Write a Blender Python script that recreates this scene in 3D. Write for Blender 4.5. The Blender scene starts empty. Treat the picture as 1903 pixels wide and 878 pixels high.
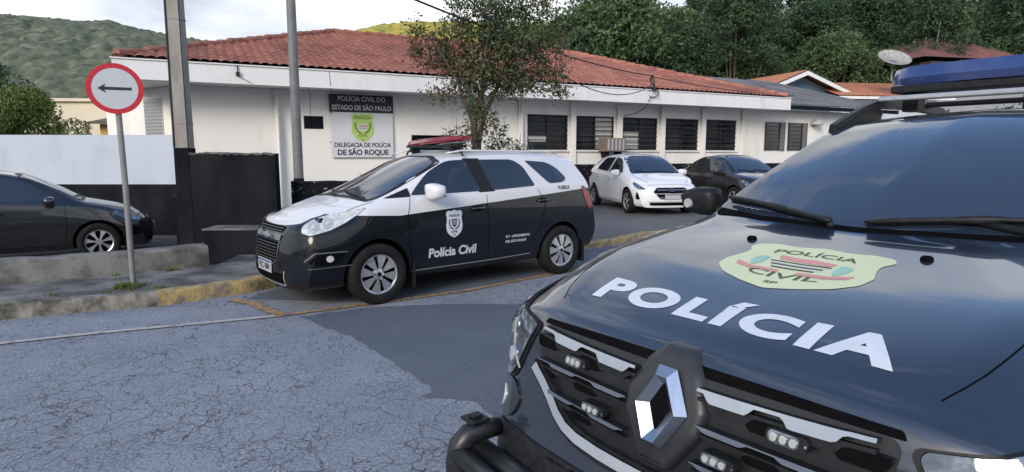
import bpy, bmesh, math, random
import numpy as np
from mathutils import Vector, Matrix
from mathutils.bvhtree import BVHTree
R=math.radians
random.seed(7); rng=np.random.default_rng(7)
S=bpy.context.scene; COL=S.collection

# ------------------------------------------------------------------ helpers
def link(o,parent=None,loc=None,rot=None):
    COL.objects.link(o)
    if parent: o.parent=parent
    if loc is not None: o.location=loc
    if rot is not None: o.rotation_euler=rot
    return o
def tag(o,label=None,cat=None,group=None,kind=None):
    if label: o['label']=label
    if cat: o['category']=cat
    if group: o['group']=group
    if kind: o['kind']=kind
    return o
def empty(name,loc=(0,0,0),rz=0,label=None,cat=None,group=None,parent=None):
    o=bpy.data.objects.new(name,None); o.empty_display_size=.2
    link(o,parent,loc,(0,0,rz)); return tag(o,label,cat,group)
def mesh(name,vs,fs,mats,parent=None,smooth=False,mi=None,angle=None,loc=None,rot=None):
    me=bpy.data.meshes.new(name); me.from_pydata([tuple(v) for v in vs],[],[tuple(f) for f in fs])
    if not isinstance(mats,(list,tuple)): mats=[mats]
    for m in mats: me.materials.append(m)
    if mi is not None: me.polygons.foreach_set('material_index',list(mi))
    if smooth or angle:
        me.polygons.foreach_set('use_smooth',[True]*len(me.polygons))
        if angle: me.set_sharp_from_angle(angle=R(angle))
    me.update()
    return link(bpy.data.objects.new(name,me),parent,loc,rot)
class MB:
    "collects simple solids into one mesh"
    def __init__(s): s.v=[]; s.f=[]; s.m=[]; s.cur=0
    def add(s,vs,fs):
        b=len(s.v); s.v+= [tuple(v) for v in vs]; s.f+=[tuple(i+b for i in f) for f in fs]; s.m+=[s.cur]*len(fs); return s
    def box(s,x0,x1,y0,y1,z0,z1,fn=None,bev=0):
        if bev>0:
            bm=bmesh.new(); bmesh.ops.create_cube(bm,size=1)
            for v in bm.verts: v.co=Vector(((x0+x1)/2+v.co.x*(x1-x0),(y0+y1)/2+v.co.y*(y1-y0),(z0+z1)/2+v.co.z*(z1-z0)))
            bmesh.ops.bevel(bm,geom=bm.edges[:],offset=bev,segments=2,affect='EDGES',profile=.5)
            bm.verts.index_update(); vs=[tuple(v.co) for v in bm.verts]; fs=[[v.index for v in f.verts] for f in bm.faces]; bm.free()
        else:
            vs=[(x,y,z) for x in(x0,x1) for y in(y0,y1) for z in(z0,z1)]
            fs=[(0,1,3,2),(4,6,7,5),(0,4,5,1),(2,3,7,6),(0,2,6,4),(1,5,7,3)]
        if fn: vs=[fn(*v) for v in vs]
        return s.add(vs,fs)
    def tube(s,pts,r,n=8,caps=True):
        P=[Vector(p) for p in pts]; rs=r if isinstance(r,(list,tuple)) else [r]*len(P)
        vs=[];fs=[]; up=None
        for i,p in enumerate(P):
            t=(P[min(i+1,len(P)-1)]-P[max(i-1,0)]).normalized()
            if up is None: up=t.orthogonal().normalized()
            a=(up-t*up.dot(t)).normalized(); up=a; b=t.cross(a)
            for k in range(n):
                th=2*math.pi*k/n; vs.append(p+(a*math.cos(th)+b*math.sin(th))*rs[i])
        for i in range(len(P)-1):
            for k in range(n):
                k2=(k+1)%n; fs.append((i*n+k,i*n+k2,(i+1)*n+k2,(i+1)*n+k))
        if caps: fs.append(tuple(range(n-1,-1,-1))); fs.append(tuple((len(P)-1)*n+k for k in range(n)))
        return s.add(vs,fs)
    def prism(s,poly,fn,h):
        "poly 2d extruded along third coordinate 0..h, fn(u,v,w)->xyz"
        n=len(poly); vs=[fn(u,v,0) for u,v in poly]+[fn(u,v,h) for u,v in poly]
        fs=[tuple(range(n-1,-1,-1)),tuple(range(n,2*n))]+[(i,(i+1)%n,(i+1)%n+n,i+n) for i in range(n)]
        return s.add(vs,fs)
    def lathe(s,prof,n,fn):
        "prof (r,h) ; fn(x,y,h)"
        vs=[fn(r*math.cos(2*math.pi*k/n),r*math.sin(2*math.pi*k/n),h) for r,h in prof for k in range(n)]
        fs=[(i*n+k,i*n+(k+1)%n,(i+1)*n+(k+1)%n,(i+1)*n+k) for i in range(len(prof)-1) for k in range(n)]
        return s.add(vs,fs)
    def build(s,name,mats,parent=None,smooth=False,angle=None,loc=None,rot=None):
        o=mesh(name,s.v,s.f,mats,parent,smooth,s.m,angle,loc,rot)
        bm=bmesh.new(); bm.from_mesh(o.data); bmesh.ops.recalc_face_normals(bm,faces=bm.faces[:]); bm.to_mesh(o.data); bm.free()
        if angle: o.data.set_sharp_from_angle(angle=R(angle))
        return o

def interp(x,knots):
    "smooth (monotone-ish) interpolation; knots sorted by x"
    if x<=knots[0][0]: return knots[0][1]
    if x>=knots[-1][0]: return knots[-1][1]
    for i in range(len(knots)-1):
        x0,y0=knots[i]; x1,y1=knots[i+1]
        if x<=x1:
            def sl(j):
                if j<=0 or j>=len(knots)-1:
                    j0=max(j-1,0);j1=min(j+1,len(knots)-1)
                    return (knots[j1][1]-knots[j0][1])/(knots[j1][0]-knots[j0][0])
                a=(knots[j][1]-knots[j-1][1])/(knots[j][0]-knots[j-1][0]); b=(knots[j+1][1]-knots[j][1])/(knots[j+1][0]-knots[j][0])
                if a*b<=0: return 0
                return 2*a*b/(a+b)
            t=(x-x0)/(x1-x0); h=x1-x0; m0=sl(i)*h; m1=sl(i+1)*h
            return (2*t**3-3*t**2+1)*y0+(t**3-2*t**2+t)*m0+(-2*t**3+3*t**2)*y1+(t**3-t**2)*m1
def rpoly(pts,r,n=4):
    out=[]; N=len(pts)
    for i in range(N):
        p=Vector(pts[i]); a=Vector(pts[i-1])-p; b=Vector(pts[(i+1)%N])-p
        ri=r[i] if isinstance(r,(list,tuple)) else r
        d=min(ri,a.length*.49,b.length*.49)
        if d<1e-5: out.append(tuple(p)); continue
        p0=p+a.normalized()*d; p2=p+b.normalized()*d
        for k in range(n+1):
            t=k/n; out.append(tuple(p0*(1-t)**2+p*2*t*(1-t)+p2*t*t))
    return out
def poly2d(pts,cell=.05):
    "triangulated + grid-cut planar polygon -> verts2d, faces"
    bm=bmesh.new(); bm.faces.new([bm.verts.new((u,v,0)) for u,v in pts])
    return cutgrid(bm,cell)
def cutgrid(bm,cell):
    bmesh.ops.triangulate(bm,faces=bm.faces[:])
    if cell:
        us=[v.co.x for v in bm.verts]; vs=[v.co.y for v in bm.verts]
        for lo,hi,n in((min(us),max(us),(1,0,0)),(min(vs),max(vs),(0,1,0))):
            k=math.floor(lo/cell)+1
            while k*cell<hi:
                bmesh.ops.bisect_plane(bm,geom=bm.verts[:]+bm.edges[:]+bm.faces[:],plane_co=Vector(n)*k*cell,plane_no=n,dist=1e-6); k+=1
    bmesh.ops.recalc_face_normals(bm,faces=bm.faces[:]); bm.verts.index_update()
    V=[(v.co.x,v.co.y) for v in bm.verts]; F=[[v.index for v in f.verts] for f in bm.faces]; bm.free(); return V,F
def text2d(txt,size,bold=0.0,sx=1.0,cell=0,align='CENTER',sp=1.0):
    cu=bpy.data.curves.new('lettering','FONT'); cu.body=txt; cu.size=size; cu.offset=bold*size; cu.align_x=align; cu.align_y='CENTER'; cu.resolution_u=8; cu.space_character=sp
    o=bpy.data.objects.new('lettering',cu); COL.objects.link(o)
    dg=bpy.context.evaluated_depsgraph_get(); dg.update(); me=bpy.data.meshes.new_from_object(o.evaluated_get(dg))
    bm=bmesh.new(); bm.from_mesh(me); bpy.data.objects.remove(o); bpy.data.curves.remove(cu); bpy.data.meshes.remove(me)
    for v in bm.verts: v.co.x*=sx; v.co.z=0
    bmesh.ops.remove_doubles(bm,verts=bm.verts[:],dist=1e-5)
    if cell: return cutgrid(bm,cell)
    bm.verts.index_update(); V=[(v.co.x,v.co.y) for v in bm.verts]; F=[[v.index for v in f.verts] for f in bm.faces]; bm.free(); return V,F
def ring2d(r,n=24,cx=0,cy=0,ry=None):
    return [(cx+r*math.cos(2*math.pi*k/n),cy+(ry or r)*math.sin(2*math.pi*k/n)) for k in range(n)]

class Proj:
    "projects 2D shapes on a body along a direction"
    def __init__(s,obj):
        me=obj.data; s.vs=[v.co.copy() for v in me.vertices]; s.bvh=BVHTree.FromPolygons(s.vs,[tuple(p.vertices) for p in me.polygons])
    def hit(s,o,d):
        r=s.bvh.ray_cast(Vector(o),Vector(d).normalized(),20)
        if r[0] is None: 
            r=s.bvh.find_nearest(Vector(o)+Vector(d).normalized()*4.0); return r[0],-Vector(d).normalized()
        return r[0],r[1]
    def ori(s,mode,u,v):
        if mode=='L': return (u,4,v),(0,-1,0)
        if mode=='Rt': return (u,-4,v),(0,1,0)
        if mode=='T': return (u,v,5),(0,0,-1)      # u=x, v=y
        if mode=='F': return (4,u,v),(-1,0,0)      # u=y, v=z
        if mode=='B': return (-8,u,v),(1,0,0)
        if mode=='N': return (4,u,v),(-1,0,0)
    def put(s,name,VF,mode,mat,parent,off=.004,thick=0,smooth=True,label=None,side=None,maxe=0):
        V,F=VF; top=[];nd=None
        for u,v in V:
            o,d=s.ori(mode,u,v); p,n=s.hit(o,d)
            if n.dot(Vector(d))>0: n=-n
            w=(-Vector(d)*.5+n*.5).normalized()
            top.append((p,w))
        vs=[p+w*off for p,w in top]; fs=[list(f) for f in F]
        if isinstance(mode,Dir) and not maxe: maxe=.09
        miss=set(i for i,(u,v) in enumerate(V) if s.bvh.ray_cast(Vector(s.ori(mode,u,v)[0]),Vector(s.ori(mode,u,v)[1]).normalized(),20)[0] is None)
        fs=[f for f in fs if not any(i in miss for i in f)]
        if maxe: fs=[f for f in fs if max((vs[f[i]]-vs[f[i-1]]).length for i in range(len(f)))<maxe]
        # orientation
        if fs:
            f=max(fs,key=lambda f:(vs[f[1]]-vs[f[0]]).cross(vs[f[2]]-vs[f[0]]).length); nn=(vs[f[1]]-vs[f[0]]).cross(vs[f[2]]-vs[f[0]])
            if nn.dot(top[f[0]][1])<0: fs=[f[::-1] for f in fs]
        mi=[0]*len(fs)
        if thick>0:
            b=len(vs); vs+=[p+w*(off-thick) for p,w in top]
            cnt={}
            for f in fs:
                for i in range(len(f)):
                    e=(f[i],f[(i+1)%len(f)]); cnt[e]=1
            for (a,c) in list(cnt):
                if (c,a) not in cnt: fs.append([a,a+b,c+b,c][::-1] if False else [c,a,a+b,c+b]); mi.append(1 if side else 0)
        o=mesh(name,vs,fs,[mat,side] if side else mat,parent,False,mi)
        if smooth:
            o.data.polygons.foreach_set('use_smooth',[True]*len(o.data.polygons)); o.data.set_sharp_from_angle(angle=R(35))
        if label: o['label']=label
        return o

# ------------------------------------------------------------------ materials
_m={}
def nt(name):
    m=bpy.data.materials.new(name); m.use_nodes=True; t=m.node_tree; b=t.nodes['Principled BSDF']; return m,t,b
def N(t,ty,**k):
    n=t.nodes.new('ShaderNode'+ty)
    for a,v in k.items():
        if a.startswith('i_'): n.inputs[a[2:].replace('_',' ')].default_value=v
        else: setattr(n,a,v)
    return n
def mat(name,col,rough=.5,metal=0,coat=0,ior=1.5,n2=None,nscale=5,namt=.5,bump=0,bscale=40,detail=6,coord='Object',emit=None,contrast=(.35,.65),stretch=None,rvar=0):
    if name in _m: return _m[name]
    m,t,b=nt(name); L=t.links.new
    b.inputs['Base Color'].default_value=(*col,1); b.inputs['Roughness'].default_value=rough; b.inputs['Metallic'].default_value=metal
    b.inputs['Coat Weight'].default_value=coat; b.inputs['Coat Roughness'].default_value=.03; b.inputs['IOR'].default_value=ior
    tc=N(t,'TexCoord'); src=tc.outputs[coord]
    if stretch:
        mp=N(t,'Mapping'); mp.inputs['Scale'].default_value=stretch; L(src,mp.inputs[0]); src=mp.outputs[0]
    if n2:
        nz=N(t,'TexNoise',i_Scale=nscale,i_Detail=detail,i_Roughness=.6); L(src,nz.inputs['Vector'])
        rp=N(t,'MapRange'); rp.inputs['From Min'].default_value=contrast[0]; rp.inputs['From Max'].default_value=contrast[1]; L(nz.outputs[0],rp.inputs[0])
        rp.inputs['To Max'].default_value=namt
        mx=N(t,'Mix',data_type='RGBA'); mx.inputs[6].default_value=(*col,1); mx.inputs[7].default_value=(*n2,1); L(rp.outputs[0],mx.inputs[0]); L(mx.outputs[2],b.inputs['Base Color'])
        if rvar:
            ml=N(t,'MapRange'); ml.inputs['To Min'].default_value=rough-rvar; ml.inputs['To Max'].default_value=rough+rvar; L(nz.outputs[0],ml.inputs[0]); L(ml.outputs[0],b.inputs['Roughness'])
    if bump:
        nb=N(t,'TexNoise',i_Scale=bscale,i_Detail=5); L(src,nb.inputs['Vector']); bp=N(t,'Bump',i_Strength=bump,i_Distance=.02); L(nb.outputs[0],bp.inputs['Height']); L(bp.outputs[0],b.inputs['Normal'])
    if emit: b.inputs['Emission Color'].default_value=(*emit[0],1); b.inputs['Emission Strength'].default_value=emit[1]
    _m[name]=m; return m
def paint(name,col,**k):
    return mat(name,col,rough=k.pop('rough',.35),coat=1,n2=tuple(min(1,c*1.5+.012) for c in col),nscale=2.3,namt=.35,contrast=(.3,.8),**k)
M_black=paint('black_paint',(.006,.007,.010))
M_white=paint('white_paint',(.72,.73,.75))
M_glass=mat('tinted_glass',(.008,.010,.015),rough=.03,ior=2.0,n2=(.02,.022,.026),nscale=1.5,namt=.6)
M_wind=mat('windscreen_glass',(.018,.028,.05),rough=.05,ior=1.9,n2=(.03,.04,.06),nscale=1.1,namt=.7)
M_trim=mat('black_plastic',(.010,.011,.013),ior=1.3,rough=.45,n2=(.03,.03,.033),nscale=30,bump=.05,bscale=300)
M_matte=mat('dark_void',(.004,.004,.005),ior=1.1,rough=.8,n2=(.008,.008,.008),nscale=10)
M_rub=mat('tyre_rubber',(.011,.011,.012),ior=1.25,rough=.75,n2=(.024,.024,.023),nscale=12,bump=.15,bscale=80)
M_chrome=mat('chrome',(.42,.45,.50),rough=.28,metal=1,n2=(.62,.65,.7),nscale=8)
M_sweep=mat('satin_chrome',(.74,.77,.82),rough=.42,metal=.85,n2=(.62,.65,.70),nscale=6)
M_silver=mat('silver_hubcap',(.55,.56,.58),rough=.33,metal=.75,n2=(.38,.38,.39),nscale=25)
M_lens=mat('clear_lens',(.62,.65,.66),rough=.12,metal=0,coat=1,n2=(.40,.43,.44),nscale=26,namt=.9,contrast=(.42,.58))
M_lensd=mat('smoky_lens',(.07,.09,.12),rough=.07,metal=.25,coat=1,ior=1.7,n2=(.30,.36,.42),nscale=11,namt=.75,contrast=(.5,.62))
M_red=mat('red_lens',(.21,.008,.016),rough=.25,coat=.6,n2=(.13,.006,.01),nscale=12)
M_blue=mat('blue_lens',(.035,.06,.19),rough=.15,coat=1,n2=(.015,.03,.12),nscale=9)
M_stick=mat('white_vinyl',(.62,.66,.72),rough=.35,n2=(.5,.54,.6),nscale=14)
M_plate=mat('plate_grey',(.42,.43,.45),rough=.5,n2=(.33,.33,.35),nscale=18)
M_ink=mat('black_ink',(.012,.012,.015),rough=.6,n2=(.03,.03,.03),nscale=30)

def two_tone(name):
    m,t,b=nt(name); L=t.links.new
    tc=N(t,'TexCoord'); sp=N(t,'SeparateXYZ'); L(tc.outputs['Object'],sp.inputs[0])
    def lin(a,c):
        n=N(t,'Math',operation='MULTIPLY_ADD'); L(sp.outputs[0],n.inputs[0]); n.inputs[1].default_value=a; n.inputs[2].default_value=c; return n.outputs[0]
    mx=N(t,'Math',operation='MAXIMUM'); L(lin(-.068,.903),mx.inputs[0]); L(lin(.055,.935),mx.inputs[1])
    mn=N(t,'Math',operation='MINIMUM'); L(mx.outputs[0],mn.inputs[0]); L(lin(-.36,1.12),mn.inputs[1]); g=N(t,'Math',operation='GREATER_THAN'); L(sp.outputs[2],g.inputs[0]); L(mn.outputs[0],g.inputs[1])
    nx=N(t,'Math',operation='LESS_THAN'); L(sp.outputs[0],nx.inputs[0]); nx.inputs[1].default_value=-3.13
    ml=N(t,'Math',operation='MULTIPLY'); L(g.outputs[0],ml.inputs[0]); ml.inputs[1].default_value=1
    nz=N(t,'TexNoise',i_Scale=3.0,i_Detail=5); L(tc.outputs['Object'],nz.inputs[0])
    w=N(t,'Mix',data_type='RGBA'); w.inputs[6].default_value=(.72,.73,.76,1); w.inputs[7].default_value=(.6,.61,.63,1); L(nz.outputs[0],w.inputs[0])
    k=N(t,'Mix',data_type='RGBA'); k.inputs[6].default_value=(.003,.004,.007,1); k.inputs[7].default_value=(.007,.009,.013,1); L(nz.outputs[0],k.inputs[0])
    q=N(t,'Mix',data_type='RGBA'); L(ml.outputs[0],q.inputs[0]); L(k.outputs[2],q.inputs[6]); L(w.outputs[2],q.inputs[7]); L(q.outputs[2],b.inputs['Base Color'])
    b.inputs['Roughness'].default_value=.35; b.inputs['IOR'].default_value=1.25; b.inputs['Coat Weight'].default_value=.65; b.inputs['Coat Roughness'].default_value=.04
    return m
M_two=two_tone('two_tone_paint')

def asphalt(name,c1,c2,cracks,worn=0.0):
    m,t,b=nt(name); L=t.links.new; tc=N(t,'TexCoord'); P=tc.outputs['Object']
    fine=N(t,'TexNoise',i_Scale=58,i_Detail=4,i_Roughness=.75); L(P,fine.inputs[0])
    vo=N(t,'TexVoronoi',i_Scale=70); L(P,vo.inputs[0])
    big=N(t,'TexNoise',i_Scale=.9,i_Detail=6,i_Roughness=.65); L(P,big.inputs[0])
    mx=N(t,'Mix',data_type='RGBA'); mx.inputs[6].default_value=(*c1,1); mx.inputs[7].default_value=(*c2,1)
    r=N(t,'MapRange'); r.inputs[1].default_value=.3; r.inputs[2].default_value=.7; L(big.outputs[0],r.inputs[0]); L(r.outputs[0],mx.inputs[0])
    sp=N(t,'MapRange'); sp.inputs[1].default_value=.3; sp.inputs[2].default_value=.75; sp.inputs[3].default_value=.35; sp.inputs[4].default_value=1.85; L(fine.outputs[0],sp.inputs[0])
    mu=N(t,'Mix',data_type='RGBA',blend_type='MULTIPLY'); mu.inputs[0].default_value=1 if cracks else .6; L(mx.outputs[2],mu.inputs[6]); L(sp.outputs[0],mu.inputs[7])
    col=mu.outputs[2]; hgt=fine.outputs[0]
    if cracks:
        dn=N(t,'TexNoise',i_Scale=3.5,i_Detail=5); L(P,dn.inputs[0])
        add=N(t,'Mix',data_type='RGBA',blend_type='LINEAR_LIGHT'); add.inputs[0].default_value=.16; L(P,add.inputs[6]); L(dn.outputs[1],add.inputs[7])
        lines=[]
        for sc,th in((5.4,.026),(12.5,.042)):
            v=N(t,'TexVoronoi',feature='DISTANCE_TO_EDGE',i_Scale=sc); L(add.outputs[2],v.inputs[0])
            mr=N(t,'MapRange'); mr.inputs[1].default_value=0; mr.inputs[2].default_value=th; mr.inputs[3].default_value=1; mr.inputs[4].default_value=0; L(v.outputs[0],mr.inputs[0])
            mk=N(t,'TexNoise',i_Scale=1.3 if sc<6 else 2.0,i_Detail=4); 
            off=N(t,'Mapping'); off.inputs[1].default_value=(sc*3,sc,0); L(P,off.inputs[0]); L(off.outputs[0],mk.inputs[0])
            mm=N(t,'MapRange'); mm.inputs[1].default_value=.38 if sc<6 else .42; mm.inputs[2].default_value=.56 if sc<6 else .60; mm.inputs[4].default_value=.9 if sc<6 else .8; L(mk.outputs[0],mm.inputs[0])
            ml=N(t,'Math',operation='MULTIPLY'); L(mr.outputs[0],ml.inputs[0]); L(mm.outputs[0],ml.inputs[1]); lines.append(ml.outputs[0])
        mxx=N(t,'Math',operation='MAXIMUM'); L(lines[0],mxx.inputs[0]); L(lines[1],mxx.inputs[1])
        ck=N(t,'Mix',data_type='RGBA'); L(mxx.outputs[0],ck.inputs[0]); L(col,ck.inputs[6]); ck.inputs[7].default_value=(.022,.026,.032,1); col=ck.outputs[2]
        sb=N(t,'Math',operation='SUBTRACT'); L(fine.outputs[0],sb.inputs[0]); L(mxx.outputs[0],sb.inputs[1]); hgt=sb.outputs[0]
    L(col,b.inputs['Base Color']); b.inputs['Roughness'].default_value=.85 if cracks else .7
    bp=N(t,'Bump',i_Strength=.6 if cracks else .3,i_Distance=.01); L(hgt,bp.inputs['Height']); L(bp.outputs[0],b.inputs['Normal'])
    return m
M_road=asphalt('worn_asphalt',(.185,.207,.245),(.268,.290,.326),True)
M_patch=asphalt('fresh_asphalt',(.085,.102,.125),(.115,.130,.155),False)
M_lot=asphalt('lot_asphalt',(.080,.080,.086),(.13,.127,.127),False)
M_conc=mat('stained_concrete',(.20,.195,.185),rough=.9,n2=(.055,.052,.048),nscale=2.2,namt=.95,bump=.5,bscale=25,contrast=(.38,.6))
M_curb=mat('weathered_kerb_stone',(.26,.24,.21),rough=.9,n2=(.06,.055,.045),nscale=5,namt=1,bump=.8,bscale=18,contrast=(.36,.62))
M_ykerb=mat('worn_yellow_kerb_paint',(.42,.31,.12),rough=.8,n2=(.20,.17,.12),nscale=7,namt=1,bump=.6,bscale=20,contrast=(.42,.6))
M_yline=mat('orange_road_paint',(.42,.24,.10),rough=.75,n2=(.14,.115,.095),nscale=14,namt=1,contrast=(.45,.62))
M_wline=mat('white_road_paint',(.42,.40,.38),rough=.75,n2=(.16,.155,.16),nscale=14,namt=1,contrast=(.48,.66))
M_wall=mat('white_wall_paint',(.84,.82,.78),rough=.85,n2=(.62,.59,.53),nscale=1.5,namt=.7,contrast=(.5,.8),detail=9,bump=.12,bscale=60,stretch=(1,1,.35))
M_fascia=mat('white_fascia_paint',(.78,.78,.78),rough=.8,n2=(.55,.54,.53),nscale=1.6,namt=.6,stretch=(1.5,1.5,.5),contrast=(.5,.8))
M_bluew=mat('pale_wall_paint',(.50,.56,.64),rough=.85,n2=(.36,.40,.45),nscale=1.6,namt=.8,detail=9,contrast=(.48,.78),stretch=(1,1,.45),bump=.1,bscale=60)
M_dado=mat('black_wall_paint',(.009,.010,.014),ior=1.12,rough=.85,n2=(.024,.025,.029),nscale=2.2,namt=.8,bump=.3,bscale=25,stretch=(1,1,.4))
M_flake=mat('flaking_black_paint',(.011,.012,.016),ior=1.15,rough=.8,n2=(.5,.5,.48),nscale=13,namt=1,bump=.4,bscale=20,contrast=(.63,.67),detail=8)
M_soil=mat('gravel_yard',(.17,.155,.14),rough=.95,n2=(.07,.065,.06),nscale=3.5,namt=.9,bump=.6,bscale=30)
M_pole=mat('grey_galvanised',(.25,.25,.25),rough=.6,metal=.2,n2=(.17,.17,.17),nscale=6,namt=.8)
M_cpole=mat('pole_concrete',(.33,.31,.29),rough=.9,n2=(.20,.185,.17),nscale=4,namt=.9,bump=.3,bscale=40,stretch=(1,1,.3))
M_wire=mat('cable_black',(.02,.02,.02),rough=.7,n2=(.04,.04,.04),nscale=10)
M_bark=mat('bark',(.10,.075,.055),rough=.95,n2=(.05,.04,.03),nscale=12,namt=.9,bump=.8,bscale=20,stretch=(1,1,.3))
def leafmat(name,c1,c2,c3=None,scale=.8,rough=.6):
    m,t,b=nt(name); L=t.links.new; tc=N(t,'TexCoord')
    nz=N(t,'TexNoise',i_Scale=scale,i_Detail=4); L(tc.outputs['Object'],nz.inputs[0])
    wn=N(t,'TexWhiteNoise'); geo=N(t,'NewGeometry')
    sn=N(t,'VectorMath',operation='SNAP'); sn.inputs[1].default_value=(.09,.09,.09); L(tc.outputs['Object'],sn.inputs[0]); L(sn.outputs[0],wn.inputs[0])
    av=N(t,'Math',operation='MULTIPLY_ADD'); L(wn.outputs[0],av.inputs[0]); av.inputs[1].default_value=.45; L(nz.outputs[0],av.inputs[2])
    rp=N(t,'ValToRGB'); L(av.outputs[0],rp.inputs[0]); e=rp.color_ramp.elements
    e[0].position=.42; e[0].color=(*c1,1); e[1].position=.95; e[1].color=(*c2,1)
    if c3: q=e.new(.7); q.color=(*c3,1)
    L(rp.outputs[0],b.inputs['Base Color']); b.inputs['Roughness'].default_value=rough
    tr=N(t,'BsdfTranslucent'); L(rp.outputs[0],tr.inputs[0]); ms=N(t,'MixShader'); ms.inputs[0].default_value=.3
    out=t.nodes['Material Output']; L(b.outputs[0],ms.inputs[1]); L(tr.outputs[0],ms.inputs[2]); L(ms.outputs[0],out.inputs[0])
    return m
M_leaf1=leafmat('forest_leaves',(.030,.062,.030),(.16,.235,.095),(.075,.130,.052),.45)
M_leaf2=leafmat('dark_forest_leaves',(.020,.046,.026),(.095,.165,.070),(.045,.092,.042),.45)
M_leaf3=leafmat('olive_leaves',(.050,.085,.018),(.17,.21,.05),(.10,.14,.03),.5)
M_leafn=leafmat('street_tree_leaves',(.034,.055,.024),(.15,.185,.085),(.07,.10,.048),1.6)
M_leafr=leafmat('reddish_leaves',(.06,.035,.022),(.22,.12,.075),(.12,.07,.045),1.6)
M_dish=mat('dish_mesh',(.42,.42,.38),rough=.6,n2=(.28,.28,.25),nscale=6)

# ------------------------------------------------------------------ camera / light / world
cam=bpy.data.cameras.new('camera'); co=link(bpy.data.objects.new('camera',cam)); S.camera=co
cam.sensor_width=36; cam.lens=36*1150/1903; cam.clip_end=3000; cam.clip_start=.05
co.location=(0,0,1.57); co.rotation_euler=(R(90)-math.atan(153/1150),0,0)
SUN_EL,SUN_AZ=24,205   # azimuth measured from +Y towards +X
w=bpy.data.worlds.new('World'); S.world=w; w.use_nodes=True; t=w.node_tree; L=t.links.new
sky=t.nodes.new('ShaderNodeTexSky'); sky.sky_type='NISHITA'; sky.sun_disc=False; sky.sun_elevation=R(SUN_EL); sky.sun_rotation=R(SUN_AZ); sky.dust_density=.6; sky.ozone_density=3.0
tc=N(t,'TexCoord'); mp=N(t,'Mapping'); mp.inputs['Scale'].default_value=(1,1,2.6); L(tc.outputs['Generated'],mp.inputs[0])
nz=N(t,'TexNoise',i_Scale=2.0,i_Detail=7,i_Roughness=.55); L(mp.outputs[0],nz.inputs[0])
sp=N(t,'SeparateXYZ'); L(tc.outputs['Generated'],sp.inputs[0])
hz=N(t,'MapRange'); hz.inputs[1].default_value=.16; hz.inputs[2].default_value=.66; hz.inputs[3].default_value=.50; hz.inputs[4].default_value=-.06; L(sp.outputs[2],hz.inputs[0])
ad=N(t,'Math',operation='ADD'); L(nz.outputs[0],ad.inputs[0]); L(hz.outputs[0],ad.inputs[1])
rg=N(t,'MapRange'); rg.inputs[1].default_value=.50; rg.inputs[2].default_value=.66; rg.inputs[4].default_value=.96; L(ad.outputs[0],rg.inputs[0])
nz2=N(t,'TexNoise',i_Scale=3.2,i_Detail=6); L(mp.outputs[0],nz2.inputs[0])
cc=N(t,'Mix',data_type='RGBA'); cc.inputs[6].default_value=(2.0,2.2,2.6,1); cc.inputs[7].default_value=(4.6,4.6,4.5,1); nr=N(t,'MapRange'); nr.inputs[1].default_value=.34; nr.inputs[2].default_value=.62; L(nz2.outputs[0],nr.inputs[0]); L(nr.outputs[0],cc.inputs[0])
mx=N(t,'Mix',data_type='RGBA'); L(rg.outputs[0],mx.inputs[0]); L(sky.outputs[0],mx.inputs[6]); L(cc.outputs[2],mx.inputs[7])
bg=t.nodes['Background']; L(mx.outputs[2],bg.inputs[0]); bg.inputs[1].default_value=.15
sun=bpy.data.lights.new('sun','SUN'); sun.energy=1.35; sun.angle=R(22); sun.color=(1,.88,.74)
so=link(bpy.data.objects.new('sun',sun)); 
sd=Vector((math.sin(R(SUN_AZ))*math.cos(R(SUN_EL)),math.cos(R(SUN_AZ))*math.cos(R(SUN_EL)),math.sin(R(SUN_EL))))
so.rotation_euler=sd.to_track_quat('Z','Y').to_euler(); so.location=(0,0,30)
S.view_settings.view_transform='Standard'; S.view_settings.look='None'; S.view_settings.gamma=1; S.view_settings.exposure=1.05
# ------------------------------------------------------------------ ground
def slab(name,pts,z0,z1,m,kind='structure',cell=0):
    n=len(pts); vs=[(x,y,z0) for x,y in pts]+[(x,y,z1) for x,y in pts]
    o=mesh(name,vs,[tuple(range(n,2*n))]+[(i,(i+1)%n,(i+1)%n+n,i+n) for i in range(n)],m)
    bm=bmesh.new(); bm.from_mesh(o.data); bmesh.ops.triangulate(bm,faces=[f for f in bm.faces if len(f.verts)>4]); bmesh.ops.recalc_face_normals(bm,faces=bm.faces[:]); bm.to_mesh(o.data); bm.free()
    if kind: o['kind']=kind
    return o
def sheet(name,pts,z,m,kind='structure'):
    o=mesh(name,[(x,y,z) for x,y in pts],[tuple(range(len(pts)))],m)
    bm=bmesh.new(); bm.from_mesh(o.data); bmesh.ops.triangulate(bm,faces=bm.faces[:])
    for f in bm.faces:
        if f.normal.z<0: f.normal_flip()
    bm.to_mesh(o.data); bm.free(); o['kind']=kind; return o
def offset_line(pts,d):
    out=[]
    for i,p in enumerate(pts):
        a=Vector(pts[max(i-1,0)]); b=Vector(pts[min(i+1,len(pts)-1)]); t=(b-a).normalized(); out.append((p[0]-t.y*d,p[1]+t.x*d))
    return out
sheet('ground',[(-900,-900),(900,-900),(900,1500),(-900,1500)],-.16,M_soil)
KL=[(-60,-22),(-12,2.5),(-6.6,4.95),(-5.2,5.58),(-4.24,6.04),(-3.66,6.27),(-3.32,6.58),(-3.0,6.88),(-2.80,7.2),(-2.72,7.55),(-2.52,8.0),(-1.7,8.75),(-.6,9.6),(.4,9.95),(1.33,10.2),(1.9,10.75),(2.5,11.5),(3.6,12.2),(9,13.2),(20,13.8),(60,16)]
road=KL+[(60,-60),(-60,-60)]
slab('road',road,-.2,0,M_road)
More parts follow.
